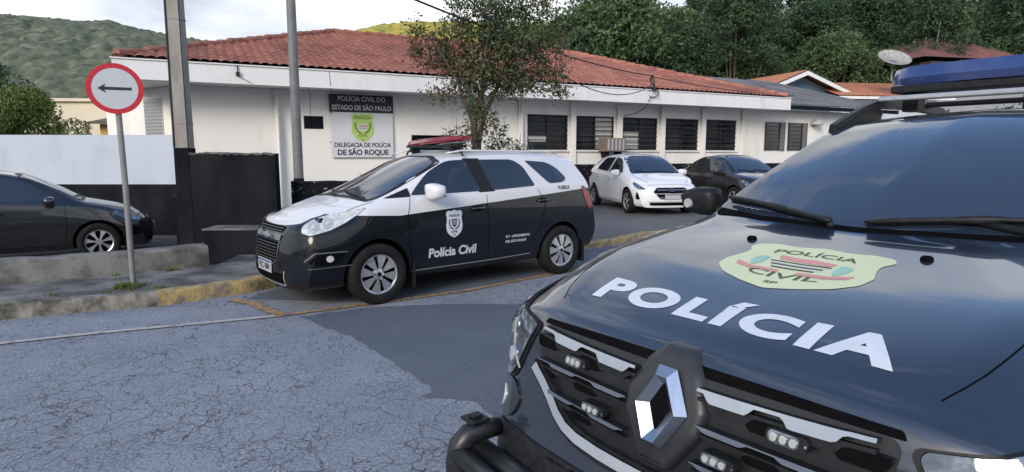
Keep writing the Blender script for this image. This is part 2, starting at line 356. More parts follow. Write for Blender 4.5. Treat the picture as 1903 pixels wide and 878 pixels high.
# newer tarmac along the police vans and a worn lighter strip beyond it
def rough_poly(pts,amp=.04,step=.18,closed=True):
    out=[]
    for i in range(len(pts)):
        a=Vector(pts[i]); b=Vector(pts[(i+1)%len(pts)]); n=max(1,int(min((b-a).length,12)/step))
        for k in range(n):
            p=a.lerp(b,k/n); 
            out.append((p.x+random.uniform(-amp,amp),p.y+random.uniform(-amp,amp)))
    return out
patch=[(-2.05,5.86),(-1.75,5.55),(-1.40,5.20),(-1.08,4.78),(-.80,4.40),(-.62,4.12),(-.52,3.93),(-.60,3.84),(-.40,3.84),(-.22,3.76),(.05,3.3),(.2,2.6),(.6,1.2),(2.2,2.4),(1.1,4.2),(1.6,5.6),(.95,6.4),(-.2,6.35),(-.75,6.35),(-1.45,6.22)]
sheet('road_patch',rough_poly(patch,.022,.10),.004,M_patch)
patch2=[(-2.9,6.6),(-1.4,6.42),(.32,7.82),(3.2,9.9),(12,13.0),(3.7,12.15),(2.5,11.4),(1.95,10.65),(1.33,10.12),(.4,9.88),(-.6,9.5),(-1.7,8.65),(-2.45,7.95),(-2.68,7.5),(-2.76,7.15)]
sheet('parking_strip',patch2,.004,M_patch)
def ribbon(name,pts,wd,z,m,amp=.006,step=.12):
    P=[]
    for i in range(len(pts)-1):
        a=Vector(pts[i]); b=Vector(pts[i+1]); n=max(1,int((b-a).length/step)); P+= [tuple(a.lerp(b,k/n)) for k in range(n)]
    P.append(pts[-1]); A=offset_line(P,wd/2); B=offset_line(P,-wd/2)
    vs=[(x+random.uniform(-amp,amp),y+random.uniform(-amp,amp),z) for x,y in A]+[(x+random.uniform(-amp,amp),y+random.uniform(-amp,amp),z) for x,y in B]
    n=len(P); o=mesh(name,vs,[(i,i+n,i+1+n,i+1) for i in range(n-1)],m); o['kind']='structure'; return o
ribbon('white_road_line',[(-12,2.0),(-5.5,4.35),(-3.71,5.26),(-2.65,5.70),(-2.30,5.85)],.075,.010,M_wline)
ribbon('orange_road_line',[(-2.30,5.85),(-1.43,6.38),(-.5,7.0),(.34,7.81),(1.6,8.9),(3.4,10.1)],.075,.010,M_yline)
ribbon('orange_bay_mark',[(-3.02,6.52),(-2.72,6.36),(-2.28,5.90)],.115,.014,M_yline)
# kerbs
def kerb(name,pts,m,hgt=.13,wd=.16,label=None):
    P=[]
    for i in range(len(pts)-1):
        a=Vector(pts[i]); b=Vector(pts[i+1]); n=max(1,int((b-a).length/.07) if (b-a).length<6 else 12); P+=[tuple(a.lerp(b,k/n)) for k in range(n)]
    P.append(pts[-1]); prof=[(0,-.1),(.0,hgt-.035),(.008,hgt-.012),(.03,hgt),(wd,hgt),(wd,-.1)]
    vs=[];n=len(prof)
    for j,(o_,z) in enumerate(prof):
        for (x,y) in offset_line(P,o_): vs.append((x+random.uniform(-.006,.006),y+random.uniform(-.006,.006),z+(random.uniform(-.008,.006) if 0<j<5 else 0)))
    k=len(P); fs=[(j*k+i,j*k+i+1,(j+1)*k+i+1,(j+1)*k+i) for j in range(n-1) for i in range(k-1)]
    fs+=[tuple(j*k for j in range(n)),tuple(j*k+k-1 for j in range(n-1,-1,-1))]
    o=mesh(name,vs,fs,m,smooth=True,angle=40); bm=bmesh.new(); bm.from_mesh(o.data); bmesh.ops.recalc_face_normals(bm,faces=bm.faces[:]); bm.to_mesh(o.data); bm.free(); o['kind']='structure'; return o
kerb('stone_kerb',KL[1:6],M_curb,.145)
kerb('yellow_kerb',KL[5:9],M_ykerb,.15)
kerb('kerb_beside_van',KL[8:14],M_curb,.10)
kerb('faded_yellow_kerb',KL[13:18],M_ykerb,.10)
inner=offset_line(KL,.15)
LW=[(-16,2.3),(-9,5.2),(-6.4,6.35),(-5.04,7.25),(-4.45,7.68),(-3.98,8.02)]
side=inner[1:11]+[(-2.4,8.05),(-2.2,8.6),(-2.7,10.0),(-4.0,9.3),(-3.9,8.1)]+LW[::-1][1:]
slab('pavement',side,-.15,.115,M_conc)
lot=[(-2.2,8.6)]+inner[11:19]+[(60,16.2),(60,40),(16,34),(-12,24),(-7.2,15.2),(-5.4,10.0),(-3.6,9.9),(-2.4,10.0)]
slab('car_park',lot,-.15,.10,M_lot)
# low retaining wall in front of the yard
def wall_run(name,pts,th,z0,z1,mats,label,cat,bump=.012,step=.15):
    P=[]
    for i in range(len(pts)-1):
        a=Vector(pts[i]); b=Vector(pts[i+1]); n=max(1,int((b-a).length/step)); P+=[tuple(a.lerp(b,k/n)) for k in range(n)]
    P.append(pts[-1]); A=P; B=offset_line(P,th); k=len(P); vs=[]
    for L_,z in((A,z0),(A,z1-.02),(offset_line(P,.02),z1),(offset_line(P,th-.02),z1),(B,z1-.02),(B,z0)):
        for x,y in L_: vs.append((x+random.uniform(-bump,bump)*.5,y+random.uniform(-bump,bump)*.5,z+(random.uniform(-bump,bump) if z>z0 else 0)))
    fs=[(j*k+i,j*k+i+1,(j+1)*k+i+1,(j+1)*k+i) for j in range(5) for i in range(k-1)]+[tuple(j*k for j in range(6)),tuple(j*k+k-1 for j in range(5,-1,-1))]
    o=mesh(name,vs,fs,mats,smooth=True,angle=40); bm=bmesh.new(); bm.from_mesh(o.data); bmesh.ops.recalc_face_normals(bm,faces=bm.faces[:]); bm.to_mesh(o.data); bm.free()
    return tag(o,label,cat)
wall_run('retaining_wall',LW,.34,-.15,.37,M_conc,'low stained concrete wall edging the sunken yard behind the sign pole','low wall')
# weeds on the pavement near the sign pole
def tuft(cx,cy,z,n,r,h,vs,fs):
    for _ in range(n):
        a=random.uniform(0,6.28); d=random.random()**.5*r; x=cx+math.cos(a)*d; y=cy+math.sin(a)*d; b=len(vs); w_=.004+random.random()*.004; q=random.uniform(0,6.28); lx=random.uniform(-.5,.5)*h; ly=random.uniform(-.5,.5)*h; hh=h*random.uniform(.4,1)
        vs+=[(x-math.cos(q)*w_,y-math.sin(q)*w_,z),(x+math.cos(q)*w_,y+math.sin(q)*w_,z),(x+lx,y+ly,z+hh)]; fs.append((b,b+1,b+2))
vs=[];fs=[]
for k in range(6):
    u=random.random(); tuft(-4.7+u*.95+random.uniform(-.1,.1),6.15+u*.4+random.uniform(-.12,.12),.115,26,.07,.06,vs,fs)
for k in range(14): tuft(-4.19+random.uniform(-.12,.12),6.66+random.uniform(-.1,.1),.115,20,.06,.08,vs,fs)
for k in range(5):
    u=random.random(); tuft(-4.8+u*.85,7.28+u*.6,.115,20,.05,.06,vs,fs)
tag(mesh('weeds',vs,fs,M_leaf3),'small weeds growing in the pavement cracks','weeds',kind='stuff')

# ------------------------------------------------------------------ boundary walls on the left
o=MB(); o.box(-5.02,-3.52,9.42,9.60,-.1,1.585)
o=MB()
def yardwall():
    r=empty('yard_wall',(-9,13.1,-.16),0,'long pale wall with black lower half at the back of the sunken yard','wall')
    m=MB(); m.box(-12,2.1,0,.16,1.09,2.12); m.build('upper_wall',M_bluew,r)
    m=MB(); m.box(-12,2.1,-.012,.172,0,1.088); m.build('painted_base',M_dado,r)
yardwall()
wall_run('side_wall',[(-5.33,9.75),(-6.92,13.05)],-.14,-.15,.90,M_dado,'black painted low wall running back from the concrete pole','low wall',.004)
def slabwall():
    r=empty('black_wall_panel',(-4.2,9.5,0),R(2),'tall matt black wall panel standing right of the concrete pole','wall')
    m=MB(); n=24; 
    xs=[-.66+1.27*k/n for k in range(n+1)]
    zt=[1.565+random.uniform(-.012,.018) for _ in xs]
    vs=[(x,-.09,-.1) for x in xs]+[(x,-.09,z) for x,z in zip(xs,zt)]+[(x,.09,z) for x,z in zip(xs,zt)]+[(x,.09,-.1) for x in xs]; k=n+1
    fs=[(j*k+i,j*k+i+1,(j+1)*k+i+1,(j+1)*k+i) for j in range(3) for i in range(n)]+[(0,k,2*k,3*k),(n,3*k+n,2*k+n,k+n)]
    m.add(vs,fs); m.build('wall_slab',M_dado,r)
    m=MB(); m.v=[];
    vs=[(x,-.10,z-.012) for x,z in zip(xs,zt)]+[(x,-.10,z+.008+random.random()*.012) for x,z in zip(xs,zt)]+[(x,.10,z+.012) for x,z in zip(xs,zt)]+[(x,.10,z-.01) for x,z in zip(xs,zt)]
    fs=[(j*k+i,j*k+i+1,(j+1)*k+i+1,(j+1)*k+i) for j in range(3) for i in range(n)]
    m.add(vs,fs); m.build('worn_top_edge',M_conc,r)
slabwall()
def ledge():
    r=empty('wall_ledge',(-4.05,9.05,.1),R(2),'knee high dark block with a grey top in front of the black wall panel','block')
    m=MB(); m.box(-.42,.62,-.18,.30,-.1,.37,bev=.012); m.build('block',M_dado,r)
    m=MB(); m.box(-.43,.63,-.19,.31,.371,.395,bev=.006); m.build('worn_top',M_conc,r)
ledge()
wall_run('flaking_wall',[(-3.55,9.95),(-2.3,10.15),(-.75,10.35)],.16,-.1,1.13,M_flake,'low black wall with flaking white paint behind the two-tone police van','low wall',.006)

# ------------------------------------------------------------------ poles
def concrete_pole():
    r=empty('concrete_pole',(-5.03,9.6,0),0,'thick concrete utility pole with a black painted foot','utility pole')
    def sq(z0,z1,w0,w1,d=.0):
        m=MB(); vs=[(sx*w*.5,sy*w*.5,z) for z,w in((z0,w0),(z1,w1)) for sx,sy in((-1,-1),(1,-1),(1,1),(-1,1))]
        m.add(vs,[(0,1,5,4),(1,2,6,5),(2,3,7,6),(3,0,4,7),(0,3,2,1),(4,5,6,7)])
        bm=bmesh.new(); 
        return m
    sq(1.66,8.5,.205,.15).build('shaft',M_cpole,r); sq(-.1,1.658,.235,.222).build('painted_foot',M_dado,r)
    for z,wd in((2.02,.216),(3.55,.205)):
        m=MB(); m.box(-wd/2,wd/2,-wd/2,wd/2,z,z+.018); m.build('steel_strap',M_pole,r)
    m=MB(); m.tube([(-.10,-.115,1.66),(-.085,-.10,6)],.012,6); m.tube([(.105,-.09,1.66),(.09,-.08,6)],.008,6); m.build('cable',M_wire,r)
concrete_pole()
def grey_pole():
    r=empty('grey_pole',(-4.12,12.0,.1),0,'slim round grey metal pole in front of the white station wall','pole')
    m=MB(); m.tube([(0,0,1.0),(0,0,5),(0,0,9)],[.092,.082,.07],16); m.build('shaft',M_pole,r,angle=40)
    m=MB(); m.tube([(0,0,-.1),(0,0,.998)],.097,16); m.build('painted_foot',M_dado,r,angle=40)
grey_pole()
def sign_pole():
    r=empty('direction_sign',(-4.19,6.72,.115),R(24),'round red bordered road sign with a black left arrow on a thin grey pole','road sign')
    m=MB(); m.tube([(0,0,0),(-.0,0,1.2),(-.015,0,2.40)],.030,14); m.build('pole',M_pole,r,angle=40)
    c=(-.015,-.040,2.135); rr=.262
    def f(x,y,h): return (c[0]+x,c[1]-h,c[2]+y)
    m=MB(); m.lathe([(0,0),(rr,0),(rr,.004),(0,.004)],48,f); m.build('back_plate',M_pole,r)
    m=MB(); m.lathe([(rr*.81,.005),(rr*.81,.008),(rr*1.0,.008),(rr*1.0,.005)],48,f); m.build('red_border',mat('sign_red',(.50,.015,.03),rough=.4,n2=(.38,.02,.035),nscale=12),r)
    m=MB(); m.lathe([(0,.0065),(rr*.81,.0065)],48,f); m.build('face',mat('sign_white',(.50,.53,.56),rough=.4,n2=(.42,.45,.48),nscale=9),r)
    a=[(-.158,0),(-.085,.048),(-.098,.016),(.15,.016),(.15,-.014),(-.098,-.014),(-.085,-.046)]
    m=MB(); m.prism(a,lambda u,v,h: f(u,v,.007+h),.003); m.build('arrow',M_ink,r)
    m=MB(); m.box(-.045,.02,-.036,.030,2.02,2.045); m.box(-.045,.02,-.036,.030,2.22,2.245); m.build('clamp',M_pole,r)
    m=MB(); m.lathe([(.03,.0),(.075,.0),(.06,.018),(.034,.03)],16,lambda x,y,h:(x,y,h)); m.build('footing',M_conc,r)
sign_pole()

# ------------------------------------------------------------------ police station
ANG=27.5; ST=Vector((1.58,19.1,0)); dr=Vector((math.cos(R(ANG)),math.sin(R(ANG)),0)); dn=Vector((-math.sin(R(ANG)),math.cos(R(ANG)),0))
def B(u,v,z): return ST+dr*u+dn*v+Vector((0,0,z))
def roof_mat(name,c1,c2,c3):
    m,t,b=nt(name); L=t.links.new; tc=N(t,'TexCoord'); P=tc.outputs['Object']
    sn=N(t,'VectorMath',operation='SNAP'); sn.inputs[1].default_value=(.215,.36,50); L(P,sn.inputs[0]); wn=N(t,'TexWhiteNoise'); L(sn.outputs[0],wn.inputs[0])
    nz=N(t,'TexNoise',i_Scale=.55,i_Detail=6,i_Roughness=.7); L(P,nz.inputs[0]); nf=N(t,'TexNoise',i_Scale=6,i_Detail=5); L(P,nf.inputs[0])
    rp=N(t,'ValToRGB'); e=rp.color_ramp.elements; e[0].position=.15; e[0].color=(*c1,1); e[1].position=.9; e[1].color=(*c2,1)
    a=N(t,'Math',operation='MULTIPLY_ADD'); L(wn.outputs[0],a.inputs[0]); a.inputs[1].default_value=.5; 
    a2=N(t,'Math',operation='MULTIPLY_ADD'); L(nf.outputs[0],a2.inputs[0]); a2.inputs[1].default_value=.9; a2.inputs[2].default_value=-.2; L(a2.outputs[0],a.inputs[2]); L(a.outputs[0],rp.inputs[0])
    mr=N(t,'MapRange'); mr.inputs[1].default_value=.5; mr.inputs[2].default_value=.72; mr.inputs[4].default_value=.75; L(nz.outputs[0],mr.inputs[0])
    # older, darker lichen-stained tiles towards the left end of the roof
    sp=N(t,'SeparateXYZ'); L(P,sp.inputs[0]); g=N(t,'MapRange'); g.inputs[1].default_value=2.5; g.inputs[2].default_value=-4; g.inputs[4].default_value=.30; L(sp.outputs[0],g.inputs[0])
    ad=N(t,'Math',operation='ADD',use_clamp=True); L(mr.outputs[0],ad.inputs[0]); L(g.outputs[0],ad.inputs[1]); 
    mx=N(t,'Mix',data_type='RGBA'); L(ad.outputs[0],mx.inputs[0]); L(rp.outputs[0],mx.inputs[6]); mx.inputs[7].default_value=(*c3,1)
    L(mx.outputs[2],b.inputs['Base Color']); b.inputs['Roughness'].default_value=.85
    return m
M_tile=roof_mat('terracotta_tiles',(.27,.095,.065),(.47,.20,.14),(.12,.045,.035))
M_otile=roof_mat('orange_tiles',(.42,.16,.075),(.56,.25,.13),(.36,.14,.08))
M_rtile=roof_mat('dark_red_tiles',(.16,.07,.06),(.27,.12,.10),(.10,.05,.045))
M_grooof=mat('grey_fibre_cement',(.17,.175,.185),rough=.9,n2=(.085,.085,.09),nscale=1.2,namt=.9,stretch=(1,.35,1),contrast=(.35,.65))
def tile_slope(u0,u1,depth,pitch,z0,cuts,period=.215,course=.36,amp=.04,nper=8):
    "wavy tiled slope: u along eave, v into the slope. returns verts faces cut by planes"
    nu=int((u1-u0)/period*nper); us=np.linspace(u0,u1,nu+1)
    wave=np.abs(np.sin(np.pi*(us-u0)/period))**.8*amp
    nc=int(depth/course)+1; vs=[];rows=[]
    for c in range(nc):
        for k,(vv,lift) in enumerate(((c*course,.030),(c*course+.002,.030),((c+1)*course,0.0))):
            if k==1: continue
            vv=min(vv,depth); rows.append((vv,lift))
    for vv,lift in rows:
        jit=rng.normal(0,.0025,len(us))
        for u,wv,j in zip(us,wave,jit): vs.append((u,vv,z0+vv*pitch+wv+lift+j))
    k=len(us); fs=[(j*k+i,j*k+i+1,(j+1)*k+i+1,(j+1)*k+i) for j in range(len(rows)-1) for i in range(nu)]
    bm=bmesh.new(); me=bpy.data.meshes.new('x'); me.from_pydata(vs,[],fs); bm.from_mesh(me); bpy.data.meshes.remove(me)
    for co_,no in cuts: bmesh.ops.bisect_plane(bm,geom=bm.verts[:]+bm.edges[:]+bm.faces[:],plane_co=co_,plane_no=no,clear_outer=True)
    bm.verts.index_update(); V=[tuple(v.co) for v in bm.verts]; F=[[v.index for v in f.verts] for f in bm.faces]; bm.free(); return V,F
def station():
    r=empty('police_station',ST,R(ANG),'long low white police station with a red tiled hip roof','building')
    E0,E1=-11.55,10.05; D=12; p=.333; zt=3.62
    # walls (local u,v,z)
    m=MB(); m.box(-10.2,9.0,1.0,1.2,.0,3.22)            # front
    m.box(8.8,9.0,1.2,11,.0,3.22); m.box(-10.0,9,10.8,11,.0,3.22)
    # skewed end wall on the left
    m.prism([(-10.2,1.0),(-12.15,4.6),(-12.15,10.9),(-11.95,10.9),(-11.95,4.65),(-10.0,1.1)],lambda a,b_,h:(a,b_,h),3.22)
    wall=m.build('wall',M_wall,r)
    # window openings cut out of the front wall
    WIN=[(-.72,.78,1.69,2.80),(1.10,2.62,1.69,2.80),(3.0,4.5,1.69,2.80),(4.88,6.42,1.69,2.81),(6.80,8.34,1.69,2.82)]
    cut=MB()
    for a,b_,z0,z1 in WIN+[(-7.44,-6.94,2.22,2.56)]: cut.box(a,b_,.9,1.16,z0,z1)
    cut.box(-4.5,-2.9,.9,1.16,.15,2.10)
    co_=cut.build('cutter',M_wall,None); co_.location=r.location; co_.rotation_euler=r.rotation_euler
    bo=wall.modifiers.new('b','BOOLEAN'); bo.object=co_; bo.operation='DIFFERENCE'; bo.solver='EXACT'; bo.use_self=True
    dg=bpy.context.evaluated_depsgraph_get(); dg.update(); me=bpy.data.meshes.new_from_object(wall.evaluated_get(dg)); wall.modifiers.clear(); wall.data=me; bpy.data.objects.remove(co_)
    # facade base: black painted dado on the right two thirds
    m=MB(); m.box(-2.9,8.80,.955,.998,.0,1.22); m.box(-6.0,-4.5,.955,.998,0,1.0)
    m.build('painted_base',M_flake,r)
    # pilasters
    for u in (-8.1,-.98,.94,2.81,4.69,6.61,8.62):
        m=MB(); wd=.10 if u in(.94,2.81,4.69,6.61) else .07
        m.box(u-wd,u+wd,.90,.953,1.225 if u>-2 else .05,3.199); m.build('pilaster',M_wall,r)
    for u in (-8.1,-.98): 
        m=MB(); m.tube([(u,.86,1.2 if u>-2 else .2),(u,.86,3.15)],.03,8); m.build('downpipe',M_fascia,r,angle=40)
    # eaves: fascia + soffit
    m=MB(); m.box(E0,E1,0,.08,3.20,3.62); m.box(E0,E0+.08,.081,D-.081,3.20,3.62); m.box(E1-.08,E1,.081,D-.081,3.20,3.62); m.box(E0,E1,D-.08,D,3.2,3.62)
    m.box(E0-.03,E1+.03,-.03,.09,3.622,3.65)
    m.build('fascia',M_fascia,r)
    m=MB(); m.box(E0+.082,E1-.082,.082,D-.082,3.225,3.26); m.build('soffit',M_wall,r)
    # roof slopes
    z0=3.66
    V,F=tile_slope(E0,E1,6.0,p,z0,[((E0,0,0),(-1,1,0)),((E1,0,0),(1,1,0))])
    rf=mesh('tiled_roof',V,F,M_tile,r,smooth=True,angle=60)
    m=MB()
    for (a,b_,ax) in ((E0,1,0),(E1,-1,0)):
        V2,F2=tile_slope(0,D,6.0,p,z0,[((0,0,0),(-1,1,0)),((D,0,0),(1,1,0))],nper=4)
        V2=[(a+b_*v,u,z) for u,v,z in V2]; mesh('tiled_roof_end',V2,F2,M_tile,r,smooth=True,angle=60)
    V3,F3=tile_slope(E0,E1,6.0,p,z0,[((E0,0,0),(-1,1,0)),((E1,0,0),(1,1,0))],nper=4); V3=[(u,D-v,z) for u,v,z in V3]; mesh('tiled_roof_back',V3,F3,M_tile,r,smooth=True,angle=60)
    rid=z0+6*p+.05; m=MB()
    def caps(a,b_):
        a=Vector(a); b_=Vector(b_); n=int((b_-a).length/.38)
        for k in range(n):
            q0=a.lerp(b_,k/n); q1=a.lerp(b_,(k+1.12)/n); jz=Vector((0,0,random.uniform(-.01,.012)))
            m.tube([q0+jz,q1+jz+Vector((0,0,-.02))],[.11,.095],8)
    caps((E0+.1,.1,z0+.06),(E0+6,6,rid)); caps((E1-.1,.1,z0+.06),(E1-6,6,rid)); caps((E0+6,6,rid),(E1-6,6,rid)); caps((E0+.1,D-.1,z0+.06),(E0+6,6,rid)); caps((E1-.1,D-.1,z0+.06),(E1-6,6,rid))
    m.build('ridge_tiles',M_tile,r,angle=50)
    # windows
    Mf=mat('window_iron',(.012,.012,.014),rough=.5,n2=(.03,.03,.03),nscale=20); Mp=mat('window_dark_glass',(.012,.014,.018),rough=.15,n2=(.05,.055,.065),nscale=1.3,namt=.8); Mpaper=mat('paper_pane',(.55,.55,.52),rough=.8,n2=(.4,.4,.38),nscale=8)
    for i,(a,b_,z0_,z1_) in enumerate(WIN):
        w_=MB(); 
        for q in((a,a+.035,z0_,z1_),(b_-.035,b_,z0_,z1_),(a+.036,b_-.036,z0_,z0_+.035),(a+.036,b_-.036,z1_-.035,z1_),((a+b_)/2-.02,(a+b_)/2+.02,z0_+.036,z1_-.036)): w_.box(q[0],q[1],1.03,1.075,q[2],q[3])
        nb=7
        for k in range(1,nb): w_.box(a+.01,b_-.01,.985,1.005,z0_+k*(z1_-z0_)/nb-.012,z0_+k*(z1_-z0_)/nb+.012)
        for k in (0,nb): w_.box(a+.005,b_-.005,.985,1.003,z0_+.02+(k/nb)*(z1_-z0_-.04)-.012,z0_+.02+(k/nb)*(z1_-z0_-.04)+.012)
        wo=w_.build('window',Mf,r)
        g=MB(); n=5; h_=(z1_-z0_-.08)/n
        for half in(0,1):
            x0=a+.04+half*((b_-a)/2-.015); x1=x0+(b_-a)/2-.065
            for k in range(n):
                zz=z0_+.04+k*h_; 
                g.cur=0
                if i==1 and half==1: g.cur=1
                if i==2 and half==0 and k<3: g.cur=1
                if i==0 and half==0 and k==1: g.cur=1
                tl=.10 if (i>=3 and half==1) else .02
                g.add([(x0,1.085,zz+.004),(x1,1.085,zz+.004),(x1,1.085-tl,zz+h_-.01),(x0,1.085-tl,zz+h_-.01)],[(0,1,2,3)])
        g.build('louvre_panes',[Mp,Mpaper],wo)
        s_=MB(); s_.box(a-.06,b_+.06,.93,1.01,z0_-.05,z0_-.003); s_.build('sill',M_wall,wo)
        k_=MB(); k_.box(a,b_,1.10,1.13,z0_,z1_); k_.build('dark_interior',M_matte,wo)
    m=MB(); m.box(-7.44,-6.94,1.0,1.02,2.22,2.56)
    for k in range(6): m.box(-7.43,-6.95,.985,.999,2.235+k*.055,2.262+k*.055)
    m.build('wall_vent',M_dado,r)
    m=MB(); m.box(-4.5,-2.9,1.10,1.13,.15,2.10); m.box(-4.5,-4.43,1.0,1.09,.15,2.1); m.box(-2.97,-2.9,1.0,1.09,.15,2.1); m.box(-3.73,-3.67,1.0,1.09,.15,2.1); m.build('doorway',M_dado,r)
    # shutter on the end wall
    m=MB(); A=Vector((-10.2,1.0,0)); Bv=Vector((-12.15,4.6,0)); tt=(Bv-A).normalized(); nn=Vector((tt.y,-tt.x,0))*-1
    nn=Vector((-abs(tt.y),-abs(tt.x),0))
    for s0,s1 in((1.1,1.9),):
        for k in range(14):
            z=1.72+k*.085; q=[A+tt*s0+nn*.02+Vector((0,0,z)),A+tt*s1+nn*.02+Vector((0,0,z)),A+tt*s1+nn*.05+Vector((0,0,z+.06)),A+tt*s0+nn*.05+Vector((0,0,z+.06))]
            m.add(q,[(0,1,2,3)])
        m.prism([(s0-.06,1.66),(s1+.06,1.66),(s1+.06,2.96),(s0-.06,2.96)],lambda u,v,h:A+tt*u+nn*(.003+h)+Vector((0,0,v)),.012)
    m.build('shutter',M_plate,r)
    m=MB(); m.tube([(-9.05,-.02,3.62),(-9.05,-.03,3.42),(-9.04,-.05,3.37)],.012,6); m.box(-9.09,-9.01,-.06,-.001,3.38,3.47); m.tube([(-9.05,-.05,3.37),(-8.9,-.04,3.3),(-8.75,-.03,3.22)],.006,5); m.build('cable_bracket',M_wire,r)
    return r
station()
def annex():
    r=empty('annex_building',B(9.02,0,0),R(ANG),'white annex with two barred windows and a grey sheet roof beyond the station','building')
    m=MB(); m.box(.0,8.2,1.02,1.2,0,3.30); m.box(8.0,8.2,1.21,9,0,3.3); m.build('wall',M_wall,r)
    m=MB(); m.box(.05,8.15,.975,1.018,0,1.2); m.build('painted_base',M_dado,r)
    us=np.linspace(-.6,8.6,380); vs=[]; 
    for j,v in enumerate(np.linspace(.35,7.5,9)):
        for u in us: vs.append((u,v,3.46+ (v-.35)*.27+.028*math.sin(u*2*math.pi/.18)))
    k=len(us); fs=[(j*k+i,j*k+i+1,(j+1)*k+i+1,(j+1)*k+i) for j in range(8) for i in range(k-1)]
    vs2=[(x,y,z-.02) for x,y,z in vs]
    mesh('sheet_roof',vs,fs,M_grooof,r,smooth=True)
    m=MB(); m.box(1.04,8.5,.42,.47,3.28,3.43); m.build('eave_board',M_dado,r)
    for a,b_ in((.90,1.98),(2.22,3.30)):
        m=MB(); Mf=_m['window_iron']
        m.box(a,b_,.99,1.016,1.70,2.80)
        w_=m.build('window',_m['window_dark_glass'],r)
        m=MB()
        for k in range(8): m.box(a+.02,b_-.30,.955,.975,1.72+k*.15,1.745+k*.15)
        m.box(a-.01,a+.03,.95,.98,1.69,2.81); m.box(b_-.03,b_+.01,.95,.98,1.69,2.81)
        m.build('bars',Mf,w_)
        m=MB(); m.box(b_-.26,b_-.05,.93,.98,1.72,2.78); m.build('open_leaf',mat('grey_shutter',(.16,.165,.17),rough=.7,n2=(.1,.1,.1),nscale=10),w_)
annex()
def lamp_on_annex():
    r=empty('wall_dome',B(12.75,.85,2.75),R(ANG),'small pale dome fixed high on the annex wall','lamp')
    m=MB(); m.lathe([(0,.22),(.12,.2),(.22,.13),(.26,0),(.22,-.02),(0,-.02)],20,lambda x,y,h:(x,y,h)); m.build('dome',M_plate,r,angle=50)
    m=MB(); m.tube([(0,0,.0),(0,.17,-.05)],.03,8); m.build('bracket',M_pole,r)
lamp_on_annex()
# AC box in the second window
def ac():
    r=empty('air_conditioner',B(2.35,.72,1.64),R(ANG),'boxy window air conditioner jutting out below the second window','air conditioner')
    m=MB(); m.box(-.40,.38,-.25,.22,.0,.44,bev=.015); m.build('casing',mat('rusty_casing',(.16,.13,.11),rough=.8,n2=(.26,.23,.2),nscale=8),r)
    m=MB()
    for k in range(5): m.box(-.36+k*.15,-.29+k*.15,-.262,-.251,.04,.40)
    m.build('grille',M_plate,r)
    for x in(-.3,.22):
        m=MB(); m.box(x,x+.04,-.2,.2,-.2,-.002); m.build('bracket',M_dado,r)
ac()
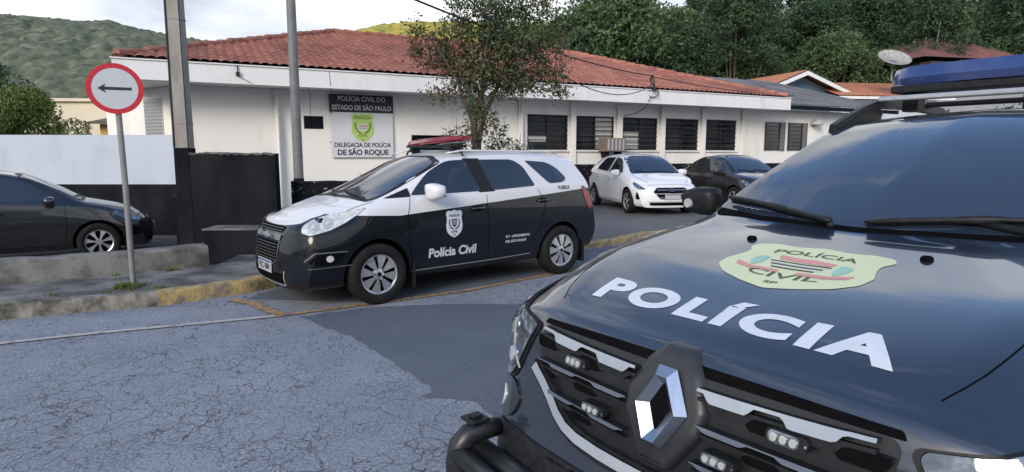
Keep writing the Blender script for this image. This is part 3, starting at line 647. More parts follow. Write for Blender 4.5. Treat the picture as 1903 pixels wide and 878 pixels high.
# ------------------------------------------------------------------ station sign
SHIELD=[(-.42,.46),(-.30,.50),(-.16,.475),(0,.53),(.16,.475),(.30,.50),(.42,.46),(.46,.36),(.41,.25),(.42,.12),(.46,-.05),(.44,-.22),(.34,-.36),(.18,-.46),(0,-.53),(-.18,-.46),(-.34,-.36),(-.44,-.22),(-.46,-.05),(-.42,.12),(-.41,.25),(-.46,.36)]
def station_sign():
    u0,u1=-6.76,-5.06; r=empty('station_sign',B((u0+u1)/2,.93,2.3),R(ANG),'white and black painted sign panel with a yellow-green badge on the station wall','sign')
    hw=(u1-u0)/2
    m=MB(); m.box(-hw,hw,.0,.03,-.83,.38); m.build('white_board',mat('sign_board_white',(.66,.68,.72),rough=.6,n2=(.58,.6,.64),nscale=4),r)
    m=MB(); m.box(-hw-.02,hw+.02,-.012,.03,.382,.85); m.build('black_board',mat('sign_board_black',(.018,.018,.03),rough=.5,n2=(.03,.03,.045),nscale=5),r)
    def put(name,txt,size,z,y,mt,bold=.02,sx=1,x=0):
        V,F=text2d(txt,size,bold,sx); mesh(name,[(a+x,y,b_+z) for a,b_ in V],F,mt,r)
    Mw=mat('sign_letter_white',(.62,.62,.66),rough=.6,n2=(.5,.5,.55),nscale=20)
    put('lettering','POLÍCIA CIVIL DO',.175,.735,-.016,Mw,.02,.92); put('lettering','ESTADO DE SÃO PAULO',.175,.50,-.016,Mw,.02,.84)
    put('lettering','DELEGACIA DE POLÍCIA',.165,-.50,-.004,M_ink,.022,.88); put('lettering','DE SÃO ROQUE',.20,-.70,-.004,M_ink,.03,.98)
    sh=rpoly(SHIELD,.05); Mg=mat('badge_green',(.42,.60,.16),rough=.6,n2=(.36,.52,.12),nscale=10); Md=mat('badge_detail',(.10,.14,.04),rough=.6,n2=(.14,.18,.05),nscale=10)
    m=MB(); m.prism([(x*.66,z*.74-.02) for x,z in sh],lambda a,b_,h:(a,-.004-h,b_),.006); bd=m.build('badge',Mg,r)
    def bt(txt,size,z,bold): V,F=text2d(txt,size,bold,1.1); mesh('badge_lettering',[(a,-.013,b_+z) for a,b_ in V],F,Md,bd)
    bt('POLÍCIA',.115,.24,.02); bt('CIVIL',.10,-.24,.02); bt('SP',.05,-.345,.02)
    m=MB(); m.prism([(-.13,.08),(.13,.08),(.11,-.08),(0,-.12),(-.11,-.08)],lambda a,b_,h:(a,-.012-h,b_),.003); m.build('crest',_m['sign_letter_white'],bd)
    m=MB()
    for z in(.04,0,-.04): m.box(-.11,.11,-.0175,-.0152,z-.008,z+.008)
    m.build('crest_stripe',mat('crest_red',(.30,.08,.05),rough=.6,n2=(.2,.1,.06),nscale=10),bd)
    m=MB()
    for s in(-1,1):
        pts=[(s*(.17+.02*math.sin(k)),-.012,.12-k*.055) for k in range(5)]; pts=[(s*.19,-.012,.12),(s*.21,-.012,.04),(s*.19,-.012,-.05),(s*.12,-.012,-.14),(s*.05,-.012,-.17)]
        m.tube(pts,.018,5)
    m.build('laurel',Md,bd)
    m=MB()
    for x,z in((-hw-.03,-.42),(hw-.03,-.78),(-hw+.02,.36)): m.lathe([(0,.02),(.02,.01),(.02,0)],8,lambda a,b_,h,x=x,z=z:(x+a,-.002-h,z+b_))
    m.build('bolt',M_red,r)
station_sign()
# ------------------------------------------------------------------ overhead cables
def catenary(a,b_,sag,n=24):
    a=Vector(a); b_=Vector(b_); return [a.lerp(b_,k/n)-Vector((0,0,sag*4*(k/n)*(1-k/n))) for k in range(n+1)]
def cable(name,pts,rd,label,cat='cable',parent=None,group=None):
    m=MB(); m.tube(pts,rd,6); o=m.build(name,M_wire,parent,smooth=True); 
    if label: tag(o,label,cat,group)
    return o
def Pt(px,py,Y):   # point at forward distance Y seen at picture position (calibration only)
    f=1150.;p=math.atan(153/1150);u=439-py; D=Vector((px-951.5,f*math.cos(p)+u*math.sin(p),-f*math.sin(p)+u*math.cos(p))); return Vector((0,0,1.57))+D*(Y/D.y)
bun=Pt(1212,150,20.6)
c_a=Pt(738,-14,9.5)
cable('service_cable',catenary(c_a,bun+Vector((0,0,.15)),.18),.018,'thick black cable from the upper left down to the knot over the red roof')
cable('service_cable',catenary(Pt(862,-10,8.5),bun+Vector((.05,0,-.1)),.75),.012,'thin sagging black cable passing behind the street tree crown')
cable('service_cable',catenary(bun+Vector((0,0,.12)),Pt(1475,178,24.2),.10),.014,'black cable running right from the knot along the red roof')
def knot():
    r=empty('cable_bundle',tuple(bun),0,'tangled knot of coiled black cables hanging over the roof edge','cable bundle')
    for k in range(7):
        m=MB(); a=random.uniform(-.12,.12); b_=random.uniform(-.15,.15)
        m.tube([(a*.3,0,.18),(a,0.02,.02),(b_,-.02,-.18),(b_*1.2,0,-.36)],random.choice([.011,.017]),5); m.build('coil',M_wire,r)
    m=MB()
    for k in range(3): m.tube([(.16*math.cos(t_/12*6.28)*(1+.2*k)+.03,.02*k,-.40+.12*math.sin(t_/12*6.28)*(1+.15*k)) for t_ in range(13)],.008,5)
    m.build('loop',M_wire,r)
knot()
cable('drop_wire',[Pt(1210,180,20.5),Pt(1200,200,20.7),Pt(1182,211,21.0),Pt(1160,216,21.35)],.014,'loose black wire drooping from the cable knot under the eaves','wire')
cable('drop_wire',[Pt(570,128,15.8),Pt(572,150,15.85),Pt(576,178,15.9),Pt(577,214,16.3)],.008,'thin wire hanging from the eave down to the dark wall vent','wire')
cable('drop_wire',[Pt(612,133,15.9),Pt(614,160,15.9),Pt(618,180,16.2)],.007,'short thin wire hanging from the eave above the station sign','wire')

# ------------------------------------------------------------------ houses behind
def gable_house():
    r=empty('blue_house',(17.0,37,0),R(18),'blue gabled house with an orange tiled roof behind the annex','house')
    Mb=mat('blue_wall_paint',(.10,.17,.23),rough=.85,n2=(.07,.12,.17),nscale=1)
    m=MB(); m.prism([(-2.55,0),(3.1,0),(3.1,4.9),(-.4,6.12),(-2.55,5.3)],lambda u,v,h:(u,h,v),8); m.build('wall',Mb,r)
    def sl(x0,z0,x1,z1):
        n=40; us=np.linspace(-.7,8.4,220); vs=[]
        for j,(a,z) in enumerate(((x0,z0),((x0+x1)/2,(z0+z1)/2),(x1,z1))):
            for u in us: vs.append((a,u,z+abs(math.sin(math.pi*u/.22))*.05))
        k=len(us); return vs,[(j*k+i,j*k+i+1,(j+1)*k+i+1,(j+1)*k+i) for j in range(2) for i in range(k-1)]
    for a in((-.4,6.28,4.6,4.62),(-3.0,5.28,-.4,6.28)):
        vs,fs=sl(*a); mesh('tiled_roof',vs,fs,M_otile,r,smooth=True)
    m=MB()
    for (a,b_) in(((-3.05,5.22),(-.4,6.24)),((-.4,6.24),(4.6,4.58))):
        m.prism([(a[0],a[1]),(b_[0],b_[1]),(b_[0],b_[1]-.22),(a[0],a[1]-.22)],lambda u,v,h:(u,-.78+h,v),.08)
    m.build('barge_board',M_fascia,r)
    m=MB(); m.tube([(2.2,-.5,4.9),(2.9,-.9,4.3)],.05,6); m.build('brace',M_fascia,r)
    m=MB(); m.box(1.6,3.0,3.0,3.5,5.95,6.03); m.box(1.8,1.9,3.2,3.3,5.6,5.95); m.box(3.4,4.6,2.6,3.2,5.35,5.5); m.build('solar_heater',M_plate,r)
gable_house()
def orange_house():
    r=empty('orange_roof_house',(22.2,36.5,0),R(8),'low house with a wide orange roof between the blue house and the dark red roof','house')
    m=MB(); m.box(-3.0,3.2,.6,7,0,4.7); m.build('wall',M_bluew,r)
    us=np.linspace(-3.6,3.8,200); vs=[(u,v,z+abs(math.sin(math.pi*u/.22))*.05) for v,z in((0,4.85),(3.8,6.0),(7.6,4.85)) for u in us]; k=len(us)
    mesh('tiled_roof',vs,[(j*k+i,j*k+i+1,(j+1)*k+i+1,(j+1)*k+i) for j in range(2) for i in range(k-1)],M_otile,r,smooth=True)
    m=MB(); m.box(-3.6,3.8,-.05,.02,4.68,4.83); m.build('eave_board',M_fascia,r)
orange_house()
def red_house():
    r=empty('red_roof_house',(28.7,40,.85),R(14),'pale house with a dark red tiled roof at the far right','house')
    m=MB(); m.box(-2.0,5.8,.8,8,-1.2,6.55); m.build('wall',mat('greyish_wall',(.36,.37,.40),rough=.9,n2=(.28,.29,.3),nscale=1),r)
    us=np.linspace(-3.2,6.6,260); vs=[(u,v,z+abs(math.sin(math.pi*u/.22))*.05) for v,z in((0,6.55),(4.2,8.6)) for u in us]; k=len(us)
    cut=[]
    V,F=tile_slope(-3.4,6.8,4.4,.5,6.62,[((-3.4,0,0),(-1,1,0)),((6.8,0,0),(1,1,0))],nper=4); mesh('tiled_roof',V,F,M_rtile,r,smooth=True,angle=60)
    V,F=tile_slope(-3.4,6.8,4.4,.5,6.62,[((-3.4,0,0),(-1,1,0)),((6.8,0,0),(1,1,0))],nper=4); mesh('tiled_roof_back',[(x,8.8-y,z) for x,y,z in V],F,M_rtile,r,smooth=True,angle=60)
    V,F=tile_slope(0,8.8,4.4,.5,6.62,[((0,0,0),(-1,1,0)),((8.8,0,0),(1,1,0))],nper=4); mesh('tiled_roof_end',[(-3.4+y,x,z) for x,y,z in V],F,M_rtile,r,smooth=True,angle=60)
    mesh('tiled_roof_end',[(6.8-y,x,z) for x,y,z in V],F,M_rtile,r,smooth=True,angle=60)
    for a in(-.4,2.6):
        m=MB(); m.box(a,a+1.2,.75,.798,4.9,5.9); m.build('window',_m['window_dark_glass'],r)
red_house()
def dish():
    r=empty('satellite_dish',(21.3,35.6,5.6),R(-10),'round mesh satellite dish on a mast above the orange roof','satellite dish')
    m=MB(); n=28; Rd=.86
    prof=[(k/6*Rd,.26*(k/6)**2) for k in range(7)]
    m.lathe(prof,n,lambda x,y,h:(x,y,h)); m.lathe([(q,h_+.012) for q,h_ in prof],n,lambda x,y,h:(x,y,h))
    o=m.build('reflector',M_dish,r,smooth=True); o.location=(0,0,1.08); o.rotation_euler=(R(36),R(6),0)
    m=MB()
    for k in range(14): 
        a=k/14*6.283; m.tube([(Rd*math.cos(a)*j/4,Rd*math.sin(a)*j/4,.26*(j/4)**2+.02) for j in range(5)],.010,4)
    m.tube([(Rd*math.cos(k/28*6.283),Rd*math.sin(k/28*6.283),.27) for k in range(29)],.018,5)
    for k in range(3):
        a=k/3*6.283+.4; m.tube([(Rd*.75*math.cos(a),Rd*.75*math.sin(a),.15),(0,0,.62)],.01,4)
    o2=m.build('ribs',M_pole,r); o2.location=(0,0,1.08); o2.rotation_euler=(R(36),R(6),0)
    m=MB(); m.tube([(0,0,0),(0,0,1.08)],.045,8); m.build('mast',M_pole,r)
dish()
def left_house():
    r=empty('yellow_house',(-19.5,30,-.16),R(4),'cream and yellow house with a shallow dark roof behind the yard wall','house')
    Mc=mat('cream_wall',(.72,.66,.52),rough=.9,n2=(.6,.54,.42),nscale=.8); My=mat('yellow_wall',(.62,.42,.14),rough=.9,n2=(.5,.33,.12),nscale=.8)
    m=MB(); m.box(-9,6.5,2.2,9,0,4.35); m.build('rear_wall',Mc,r)
    m=MB(); m.box(-.3,6.5,.2,2.1,0,3.15); m.build('front_wall',My,r)
    m=MB(); m.add([(-.7,-.3,3.2),(6.9,-.3,3.35),(6.9,2.15,3.75),(-.7,2.15,3.6),(-.7,-.3,3.12),(6.9,-.3,3.27),(6.9,2.15,3.67),(-.7,2.15,3.52)],[(0,1,2,3),(4,7,6,5),(0,4,5,1),(3,2,6,7),(0,3,7,4),(1,5,6,2)]); m.build('roof',mat('dark_roof',(.10,.085,.07),rough=.9,n2=(.2,.17,.13),nscale=9),r)
    m=MB(); m.box(2.4,4.6,.15,.198,1.9,2.75); m.build('window',_m['window_dark_glass'],r)
    m=MB(); m.box(-9.2,6.7,2.0,9.2,4.352,4.5); m.build('parapet',Mc,r)
left_house()
# ------------------------------------------------------------------ vegetation
def leaves(cent,size,flat=.0,out=None):
    "cent (n,3) positions -> quads verts/faces with random orientation"
    n=len(cent); a=rng.normal(size=(n,3)); a/=np.linalg.norm(a,axis=1)[:,None]
    a[:,2]*=(1-flat); a/=np.linalg.norm(a,axis=1)[:,None]
    b=np.cross(a,rng.normal(size=(n,3))); b/=np.linalg.norm(b,axis=1)[:,None]
    s=size*rng.uniform(.6,1.3,(n,1)); l=a*s; w_=b*s*.42; c=np.cross(a,b)*s*.12
    V=np.stack([cent-l,cent+w_-c,cent+l,cent-w_-c],1).reshape(-1,3)
    F=np.arange(4*n).reshape(n,4); return V,F
def bigmesh(name,V,F,mats,mi=None):
    me=bpy.data.meshes.new(name); n=len(F); me.vertices.add(len(V)); me.vertices.foreach_set('co',V.astype(np.float32).ravel())
    k=F.shape[1]; me.loops.add(n*k); me.loops.foreach_set('vertex_index',F.astype(np.int32).ravel()); me.polygons.add(n)
    me.polygons.foreach_set('loop_start',np.arange(0,n*k,k,dtype=np.int32)); me.polygons.foreach_set('loop_total',np.full(n,k,dtype=np.int32))
    for m in mats: me.materials.append(m)
    if mi is not None: me.polygons.foreach_set('material_index',mi.astype(np.int32))
    me.update(calc_edges=True); me.validate(); return me
def clump_pts(cx,r,n,shell=.55):
    d=rng.normal(size=(n,3)); d/=np.linalg.norm(d,axis=1)[:,None]; q=rng.uniform(shell,1,(n,1))**.6
    return np.array(cx)+d*q*np.array(r)
def crown(R_,H,nc,nl,leaf,mats,seedless=None,cr=(.22,.42)):
    "crown mesh centred at origin base z=0 with uneven clumps"
    cs=[];P=[]
    for i in range(nc):
        th=rng.uniform(0,6.283); ph=rng.uniform(-.25,1); rad=rng.uniform(.35,.95)
        z=(ph*.5+.5)*H; prof=math.sin(min(1,max(.05,(z/H)))*math.pi*.86+.25)
        c=(math.cos(th)*R_*rad*prof,math.sin(th)*R_*rad*prof,z); r=R_*rng.uniform(*cr)
        P.append(clump_pts(c,(r,r,r*.72),nl)); cs.append(c)
    P=np.concatenate(P); V,F=leaves(P,leaf); return V,F,cs
def trunk_mesh(name,h,r0,cs,mat_,lean=.0,limbs=7):
    m=MB(); top=(lean*h,0,h); m.tube([(0,0,-.5),(lean*h*.3,0,h*.4),top],[r0*1.2,r0*.85,r0*.45],8)
    for c in cs[:limbs]:
        m.tube([(lean*h*.5,0,h*.6),(c[0]*.5,c[1]*.5,h*.75+(c[2])*.35),(c[0]*.9,c[1]*.9,h+c[2]*.8)],[r0*.45,r0*.28,r0*.1],5)
    me=bpy.data.meshes.new(name); me.from_pydata(m.v,[],m.f); me.materials.append(mat_); return me
PROT=[]
for i,(Rr,H,nc,nl,lf,mt,th) in enumerate([(3.0,5.5,64,240,.115,M_leaf1,3.2),(2.6,6.5,64,240,.11,M_leaf2,3.6),(3.6,5.0,70,240,.12,M_leaf1,3.0),(2.3,7.2,60,240,.105,M_leaf2,4.2),(2.6,4.4,56,240,.11,M_leaf3,2.6)]):
    V,F,cs=crown(Rr,H,nc,nl,lf,[mt]); PROT.append((bigmesh('crown',V,F,[mt]),[(c[0],c[1],c[2]) for c in cs],th,trunk_mesh('trunk',th+.6,.20,[(c[0],c[1],c[2]) for c in cs],M_bark)))
def tree(name,x,y,z,k,s,rz,label,cat='tree',group=None,sz=1.0):
    me,cs,th,tm=PROT[k]; r=empty(name,(x,y,z),rz,label,cat,group); r.scale=(s,s,s*sz)
    t_=link(bpy.data.objects.new('trunk',tm),r); c=link(bpy.data.objects.new('crown',me),r,(0,0,th*.8)); return r
def hill_h(x,y):
    a=min(1,max(0,(x-7)/16)); return max(0,(y-42))*.36*a*(1-.0*y)+ (0 if y<42 else 0)
vs=[];nx,ny=40,13
for j in range(ny+1):
    for i in range(nx+1):
        x=-30+i*4; y=40+j*4; vs.append((x,y,-.14+hill_h(x,y)+(0 if y<44 else random.uniform(-.2,.3))))
o=mesh('wooded_slope',vs,[(j*(nx+1)+i,j*(nx+1)+i+1,(j+1)*(nx+1)+i+1,(j+1)*(nx+1)+i) for j in range(ny) for i in range(nx)],mat('slope_soil',(.045,.05,.025),rough=.95,n2=(.03,.035,.015),nscale=.5),smooth=True); o['kind']='structure'
fl=['broad mid green tree in the dense wood behind the station','tall dark tree in the dense wood behind the station','wide spreading green tree in the dense wood behind the station','slender tall dark tree in the dense wood behind the station','pale olive tree at the left edge of the wood behind the station']
grp=['broad mid green trees of the wood','tall dark trees of the wood','wide spreading green trees of the wood','slender dark trees of the wood','pale olive trees at the wood edge']
tr=[]
for row,(y0,n,x0,x1) in enumerate([(44,13,5.5,52),(49,13,3,56),(54,13,3,62),(60,13,9,70),(67,12,12,78),(75,11,17,86)]):
    for i in range(n):
        x=x0+(x1-x0)*(i+random.uniform(.1,.9))/n; y=y0+random.uniform(-1.5,1.5); tr.append((x,y))
for x,y in tr:
    k=random.choice([0,0,1,2,2,3,4] if y0<52 else [0,1,2,3]); s=random.uniform(.95,1.3)
    px=951+1150*x/y
    if px<1240: k=random.choice([0,2]) if px<1150 else k; s*=(1.22 if y<52 else 1.0)
    tree('forest_tree',x,y,hill_h(x,y)-.2,k,s,random.uniform(0,6.28),fl[k],group=grp[k])
for x,y,s in((-6.4,44,1.15),(-3.6,46,1.25),(-.9,45,1.3),(1.3,46,1.45),(3.4,47,1.5),(5.2,50,1.4)): tree('forest_tree',x,y,.9,4,s,random.uniform(0,6.28),fl[4],group=grp[4])
# bare pale trunk seen against the dark wood
m=MB(); m.tube([(0,0,0),(.1,0,3),(.0,0,6),(.25,0,9)],[.10,.08,.06,.03],6); m.tube([(.05,0,4.2),(-.45,0,6.2),(-.6,0,8)],[.06,.04,.02],5)
tag(m.build('bare_tree',M_cpole,loc=(27.8,42,1.2)),'bare pale forked trunk standing before the dark wood at the far right','tree')
# trees beyond the yard wall on the left
tree('garden_tree',-16.2,21,0,4,.55,1,'yellow-green tree beyond the yard wall beside the yellow house','tree')
tree('garden_tree',-20.5,23,0,0,.75,2,'darker green tree beyond the yard wall at the far left edge','tree')
# undergrowth between the annex and the wood
V,F=leaves(np.concatenate([clump_pts((rng.uniform(-4,46),rng.uniform(38.5,42),rng.uniform(.5,3.6)),(1.6,1.2,1.3),150) for _ in range(120)]),.17)
V=V[:]; o=link(bpy.data.objects.new('undergrowth',bigmesh('undergrowth',V,F,[M_leaf2]))); tag(o,'dark undergrowth at the foot of the wooded slope','undergrowth',kind='stuff')
# distant hill on the left, densely wooded
def far_hill(name,prof,yb,yf,xs,step,mt,bump=2.2,rad=3.6,nb=2600,rise=1.0):
    x0,x1=xs; nx=int((x1-x0)/step); ny=int((yb+30-yf)/step)
    X,Y=np.meshgrid(np.linspace(x0,x1,nx+1),np.linspace(yf,yb+30,ny+1))
    px=[p[0] for p in prof]; pz=[p[1] for p in prof]; top=np.interp(X*(yb/np.maximum(Y,yb*.6)),px,pz)
    tt=np.clip((Y-yf)/(yb-yf),0,1); Z=top*(1-(1-tt)**1.6)*np.where(Y>yb,1-.3*((Y-yb)/30)**2,1)
    bx=rng.uniform(x0,x1,nb); by=rng.uniform(yf,yb+30,nb); br=rng.uniform(.6,1.25,nb)*rad; A=np.zeros_like(Z)
    for a,b_,r_ in zip(bx,by,br):
        i0=max(0,int((a-r_-x0)/step)); i1=min(nx,int((a+r_-x0)/step)+1); j0=max(0,int((b_-r_-yf)/step)); j1=min(ny,int((b_+r_-yf)/step)+1)
        d=((X[j0:j1+1,i0:i1+1]-a)**2+(Y[j0:j1+1,i0:i1+1]-b_)**2)/r_**2
        A[j0:j1+1,i0:i1+1]=np.maximum(A[j0:j1+1,i0:i1+1],np.sqrt(np.clip(1-d,0,1))*bump*r_/rad)
    Z=Z+A+rng.normal(0,bump*.08,Z.shape); V=np.stack([X,Y,Z-.3],-1).reshape(-1,3); k=nx+1
    I=np.arange(ny)[:,None]*k+np.arange(nx)[None,:]; F=np.stack([I,I+1,I+k+1,I+k],-1).reshape(-1,4)
    me=bigmesh(name,V,F,[mt]); o=link(bpy.data.objects.new(name,me)); o['kind']='structure'; return o
M_far=mat('distant_canopy',(.050,.070,.042),rough=.95,n2=(.165,.178,.118),nscale=.35,namt=1,contrast=(.36,.64),bump=1,bscale=.9,detail=9)
M_fary=mat('painted_sunlit_canopy',(.46,.38,.05),rough=.95,n2=(.17,.19,.05),nscale=.5,namt=1,contrast=(.42,.64),detail=9,bump=.5,bscale=1)  # yellow stands in for sunlight on the far hill, put into its base colour
far_hill('distant_hill',[(-420,62),(-260,50),(-160,41),(-133,38.6),(-127,39.2),(-116,36.5),(-104,34),(-93,32.5),(-80,30),(-55,27),(-30,22)],200,105,(-330,-30),.8,M_far,bump=2.6,rad=2.4,nb=13000)
far_hill('painted_sunlit_hill',[(-85,26),(-68,34.5),(-56,39.5),(-46,41.8),(-36,43),(-10,43)],215,120,(-88,0),.9,M_fary,bump=1.6,rad=1.9,nb=6500)
# unseen wooded rise added behind the viewer to darken reflections in the cars
o=far_hill('added_reflection_hill',[(-200,8),(-60,9),(-20,7),(20,9.5),(60,8),(200,8)],44,30,(-150,150),2.0,M_leaf2,bump=2.6,rad=5,nb=1400); o.rotation_euler=(0,0,R(180)); o.location=(0,0,-1)

# ---- street tree with mixed green and reddish leaves
def street_tree():
    Y0=11.6; r=empty('street_tree',(-.66,Y0,.1),0,'slim street tree with thin mixed green and reddish foliage in front of the station','tree')
    C=Vector((-.66,Y0,.1))
    def L_(px,py,dy=0): return Pt(px,py,Y0+dy)-C
    m=MB(); 
    m.tube([(0,0,-.2),(-.02,0,.8),L_(884,270),L_(880,225),L_(892,185),L_(905,140),L_(915,80),L_(925,20)],[.085,.075,.065,.06,.05,.04,.028,.012],8)
    m.tube([(0.03,0,.6),L_(890,262,.05),L_(900,215,.05),L_(925,160,.1),L_(955,100,.2),L_(985,40,.3)],[.05,.045,.04,.035,.025,.01],7)
    m.tube([L_(882,240),L_(868,200,-.1),L_(850,150,-.15),L_(820,100,-.2),L_(790,60,-.2)],[.04,.034,.028,.02,.008],6)
    ends=[(800,178,-.2),(770,100,-.2),(842,30,0),(1040,165,.1),(1035,95,.2),(1000,130,.3),(955,160,-.3),(880,10,-.2),(965,0,.1),(830,80,.3),(910,40,-.5),(1010,60,0),(780,130,.1),(1040,125,-.2),(760,55,-.1)]
    for (x,y,d) in ends:
        a=L_(897+random.uniform(-8,8),random.uniform(120,185),0); e=L_(x,y,d); mid=a.lerp(e,.5)+Vector((0,0,random.uniform(-.05,.15))); m.tube([a,mid,e],[.022,.014,.005],5)
    m.build('trunk',M_bark,r,angle=60)
    G=[];Rr=[]
    def cl(px,py,rx,ry,n,red=0,dy=0,tip=.05):
        for k in range(max(2,int(n*1.5)//14)):
            a=random.uniform(0,6.283); q=random.random()**.5
            c=L_(px+math.cos(a)*q*rx,py+math.sin(a)*q*ry,dy+random.uniform(-.35,.35)*(rx/60)); pts=rng.normal(0,.075,(14,3))+np.array(c); (Rr if random.random()<red*.7 else G).append(pts)
    for a in [(915,95,58,60,1700,.1,0),(955,60,62,45,1500,.05,.1),(900,35,55,40,900,.15,-.1),(850,70,48,40,700,.3,0),(975,110,45,40,900,.3,.2),(1020,105,36,38,420,.8,.1),(1008,150,40,22,420,.45,0),
              (800,85,40,28,430,.75,0),(832,120,36,24,380,.85,.1),(775,55,18,16,110,.3,0),(960,10,60,22,700,.05,0),(1030,60,22,30,260,.3,.1),(880,140,40,30,620,.25,0),(820,178,34,9,200,.4,-.1),(860,160,26,14,260,.4,-.1),(1040,172,22,9,140,.4,.1),
              (930,160,42,18,520,.15,0),(886,200,18,24,300,.1,0),(884,245,15,24,200,.1,0),(905,225,22,18,160,.2,0),(955,150,30,30,360,.2,.2),(790,110,20,20,110,.6,0),(1000,20,40,25,420,.1,.2),(870,5,40,18,300,.2,.0)]: cl(*a)
    P=np.concatenate(G+Rr); ng=sum(len(g) for g in G); V,F=leaves(P,.038); mi=np.zeros(len(F)); mi[ng:]=1
    me=bigmesh('crown',V,F,[M_leafn,M_leafr],mi); link(bpy.data.objects.new('crown',me),r)
street_tree()
def shrub(px,tops,Y,label):
    b=Pt(px,330,Y); r=empty('shrub',(b.x,b.y,.1),0,label,'shrub'); m=MB(); P=[]
    for (x,y) in tops:
        e=Pt(x,y,Y+random.uniform(-.15,.15))-Vector((b.x,b.y,.1)); mid=e*.55+Vector((random.uniform(-.08,.08),0,.05)); m.tube([(random.uniform(-.05,.05),0,-.05),mid,e],[.014,.01,.004],5)
        for k in range(9):
            q=random.uniform(.35,1); c=(mid.lerp(e,(q-.35)/.65)); P.append(rng.normal(0,.05,(9,3))+np.array(c))
    m.build('stem',M_bark,r); V,F=leaves(np.concatenate(P),.042); link(bpy.data.objects.new('foliage',bigmesh('foliage',V,F,[M_leafn])),r)
shrub(845,[(835,235),(848,220),(858,243),(826,255),(866,230),(852,262)],11.2,'small leafy shrub left of the street tree trunk')
shrub(935,[(918,222),(930,240),(945,258),(968,248),(985,262),(912,250),(938,228),(958,268),(905,262)],11.9,'wispy shrub right of the street tree trunk below the first barred window')
# ------------------------------------------------------------------ vehicles
def round_open(P,rad,n=4,m=4):
    P=[Vector(p) for p in P]; out=[]; D=[0]*len(P)
    for i in range(1,len(P)-1): D[i]=min(rad[i],(P[i]-P[i-1]).length*.48,(P[i+1]-P[i]).length*.48)
    for i in range(len(P)-1):
        d=(P[i+1]-P[i]); l=d.length or 1e-6; a=P[i]+d*(D[i]/l); b=P[i+1]-d*(D[i+1]/l)
        for k in range(m): out.append(a.lerp(b,k/m))
        if i+1<len(P)-1:
            c=P[i+1]; q=P[i+2]-c; e=c+q*(D[i+1]/(q.length or 1e-6))
            for k in range(n): t_=k/n; out.append(b*(1-t_)**2+c*2*t_*(1-t_)+e*t_*t_)
    out.append(P[-1]); return out
def smooth01(t): t=min(1,max(0,t)); return t*t*(3-2*t)
def car_body(sp,mats,parent,name='body',ns=110):
    x0,x1=sp['x']; st=[]
    for i in range(ns+1):
        t_=i/ns; st.append(x0+(x1-x0)*(t_-.06*math.sin(2*math.pi*t_)))
    def dfm(x,y,z):
        wf=smooth01(1-(x0-x)/sp['lf']); wr=smooth01(1-(x-x1)/sp['lr']); ay=abs(y)
        return x+wf*(interp(z,sp['nose'])-sp['bowf'](ay))-wr*(interp(z,sp['tail'])-sp['bowr'](ay))
    secs=[]
    for x in st:
        g=lambda k: interp(x,sp[k])
        zb=g('Bz'); P=[(0,zb),(g('By'),zb),(g('Cy'),g('Cz')),(g('Dy'),g('Dz')),(g('Ey'),g('Ez')),(g('Ey')*.5,g('Fz')*.70+g('Ez')*.30+sp.get('crown',.0)),(0,g('Fz'))]
        r=[0,.10,.30,sp.get('rD',.05),sp['rE'](x) if callable(sp['rE']) else sp['rE'],.3,0]
        secs.append(round_open(P,r))
    K=len(secs[0]); n=2*K-2; vs=[]
    for x,s in zip(st,secs):
        for k in range(K): vs.append((dfm(x,s[k][0],s[k][1]),s[k][0],s[k][1]))
        for k in range(K-2,0,-1): vs.append((dfm(x,s[k][0],s[k][1]),-s[k][0],s[k][1]))
    fs=[(i*n+k,i*n+(k+1)%n,(i+1)*n+(k+1)%n,(i+1)*n+k) for i in range(ns) for k in range(n)]
    for base,x,s,flip in((0,st[0],secs[0],False),(ns*n,st[-1],secs[-1],True)):
        m=22; rows={}
        for k in range(1,K-1):
            y,z=s[k]; row=[base+k]
            for j in range(1,m):
                yy=y*(1-2*j/m); row.append(len(vs)); vs.append((dfm(x,yy,z),yy,z))
            row.append(base+n-k); rows[k]=row
        for k in range(1,K-2):
            for j in range(m): f=(rows[k][j],rows[k][j+1],rows[k+1][j+1],rows[k+1][j]); fs.append(f if not flip else f[::-1])
        for k,e in((1,base),(K-2,base+K-1)):
            for j in range(m): f=(rows[k][j],rows[k][j+1],e); fs.append(f)
    o=mesh(name,vs,fs,mats,parent,smooth=True)
    bm=bmesh.new(); bm.from_mesh(o.data); bmesh.ops.remove_doubles(bm,verts=bm.verts[:],dist=1e-4); bmesh.ops.dissolve_degenerate(bm,edges=bm.edges[:],dist=1e-5); bmesh.ops.recalc_face_normals(bm,faces=bm.faces[:])
    for f in bm.faces: f.smooth=True
    bm.to_mesh(o.data); bm.free(); return o
def cut_arches(body,wheels,ra,half,depth=.30):
    cb=MB()
    for x,z in wheels:
        for s in(-1,1):
            ya,yb=s*(half-depth),s*(half+.3)
            cb.lathe([(0,ya),(ra,ya),(ra,yb),(0,yb)],40,lambda a,b_,h,x=x,z=z:(x+a,h,z+b_))
    c=cb.build('arch_cutter',M_matte); bm=bmesh.new(); bm.from_mesh(c.data); bmesh.ops.remove_doubles(bm,verts=bm.verts[:],dist=1e-5); bmesh.ops.recalc_face_normals(bm,faces=bm.faces[:]); bm.to_mesh(c.data); bm.free()
    par=body.parent; c.parent=par; mo=body.modifiers.new('a','BOOLEAN'); mo.object=c; mo.operation='DIFFERENCE'; mo.solver='EXACT'; mo.material_mode='TRANSFER'
    dg=bpy.context.evaluated_depsgraph_get(); dg.update(); me=bpy.data.meshes.new_from_object(body.evaluated_get(dg)); 
    if len(me.polygons)>1000:
        body.modifiers.clear(); body.data=me; me.set_sharp_from_angle(angle=R(38))
    else: body.modifiers.clear(); print('BOOLEAN FAILED',body.name)
    bpy.data.objects.remove(c)
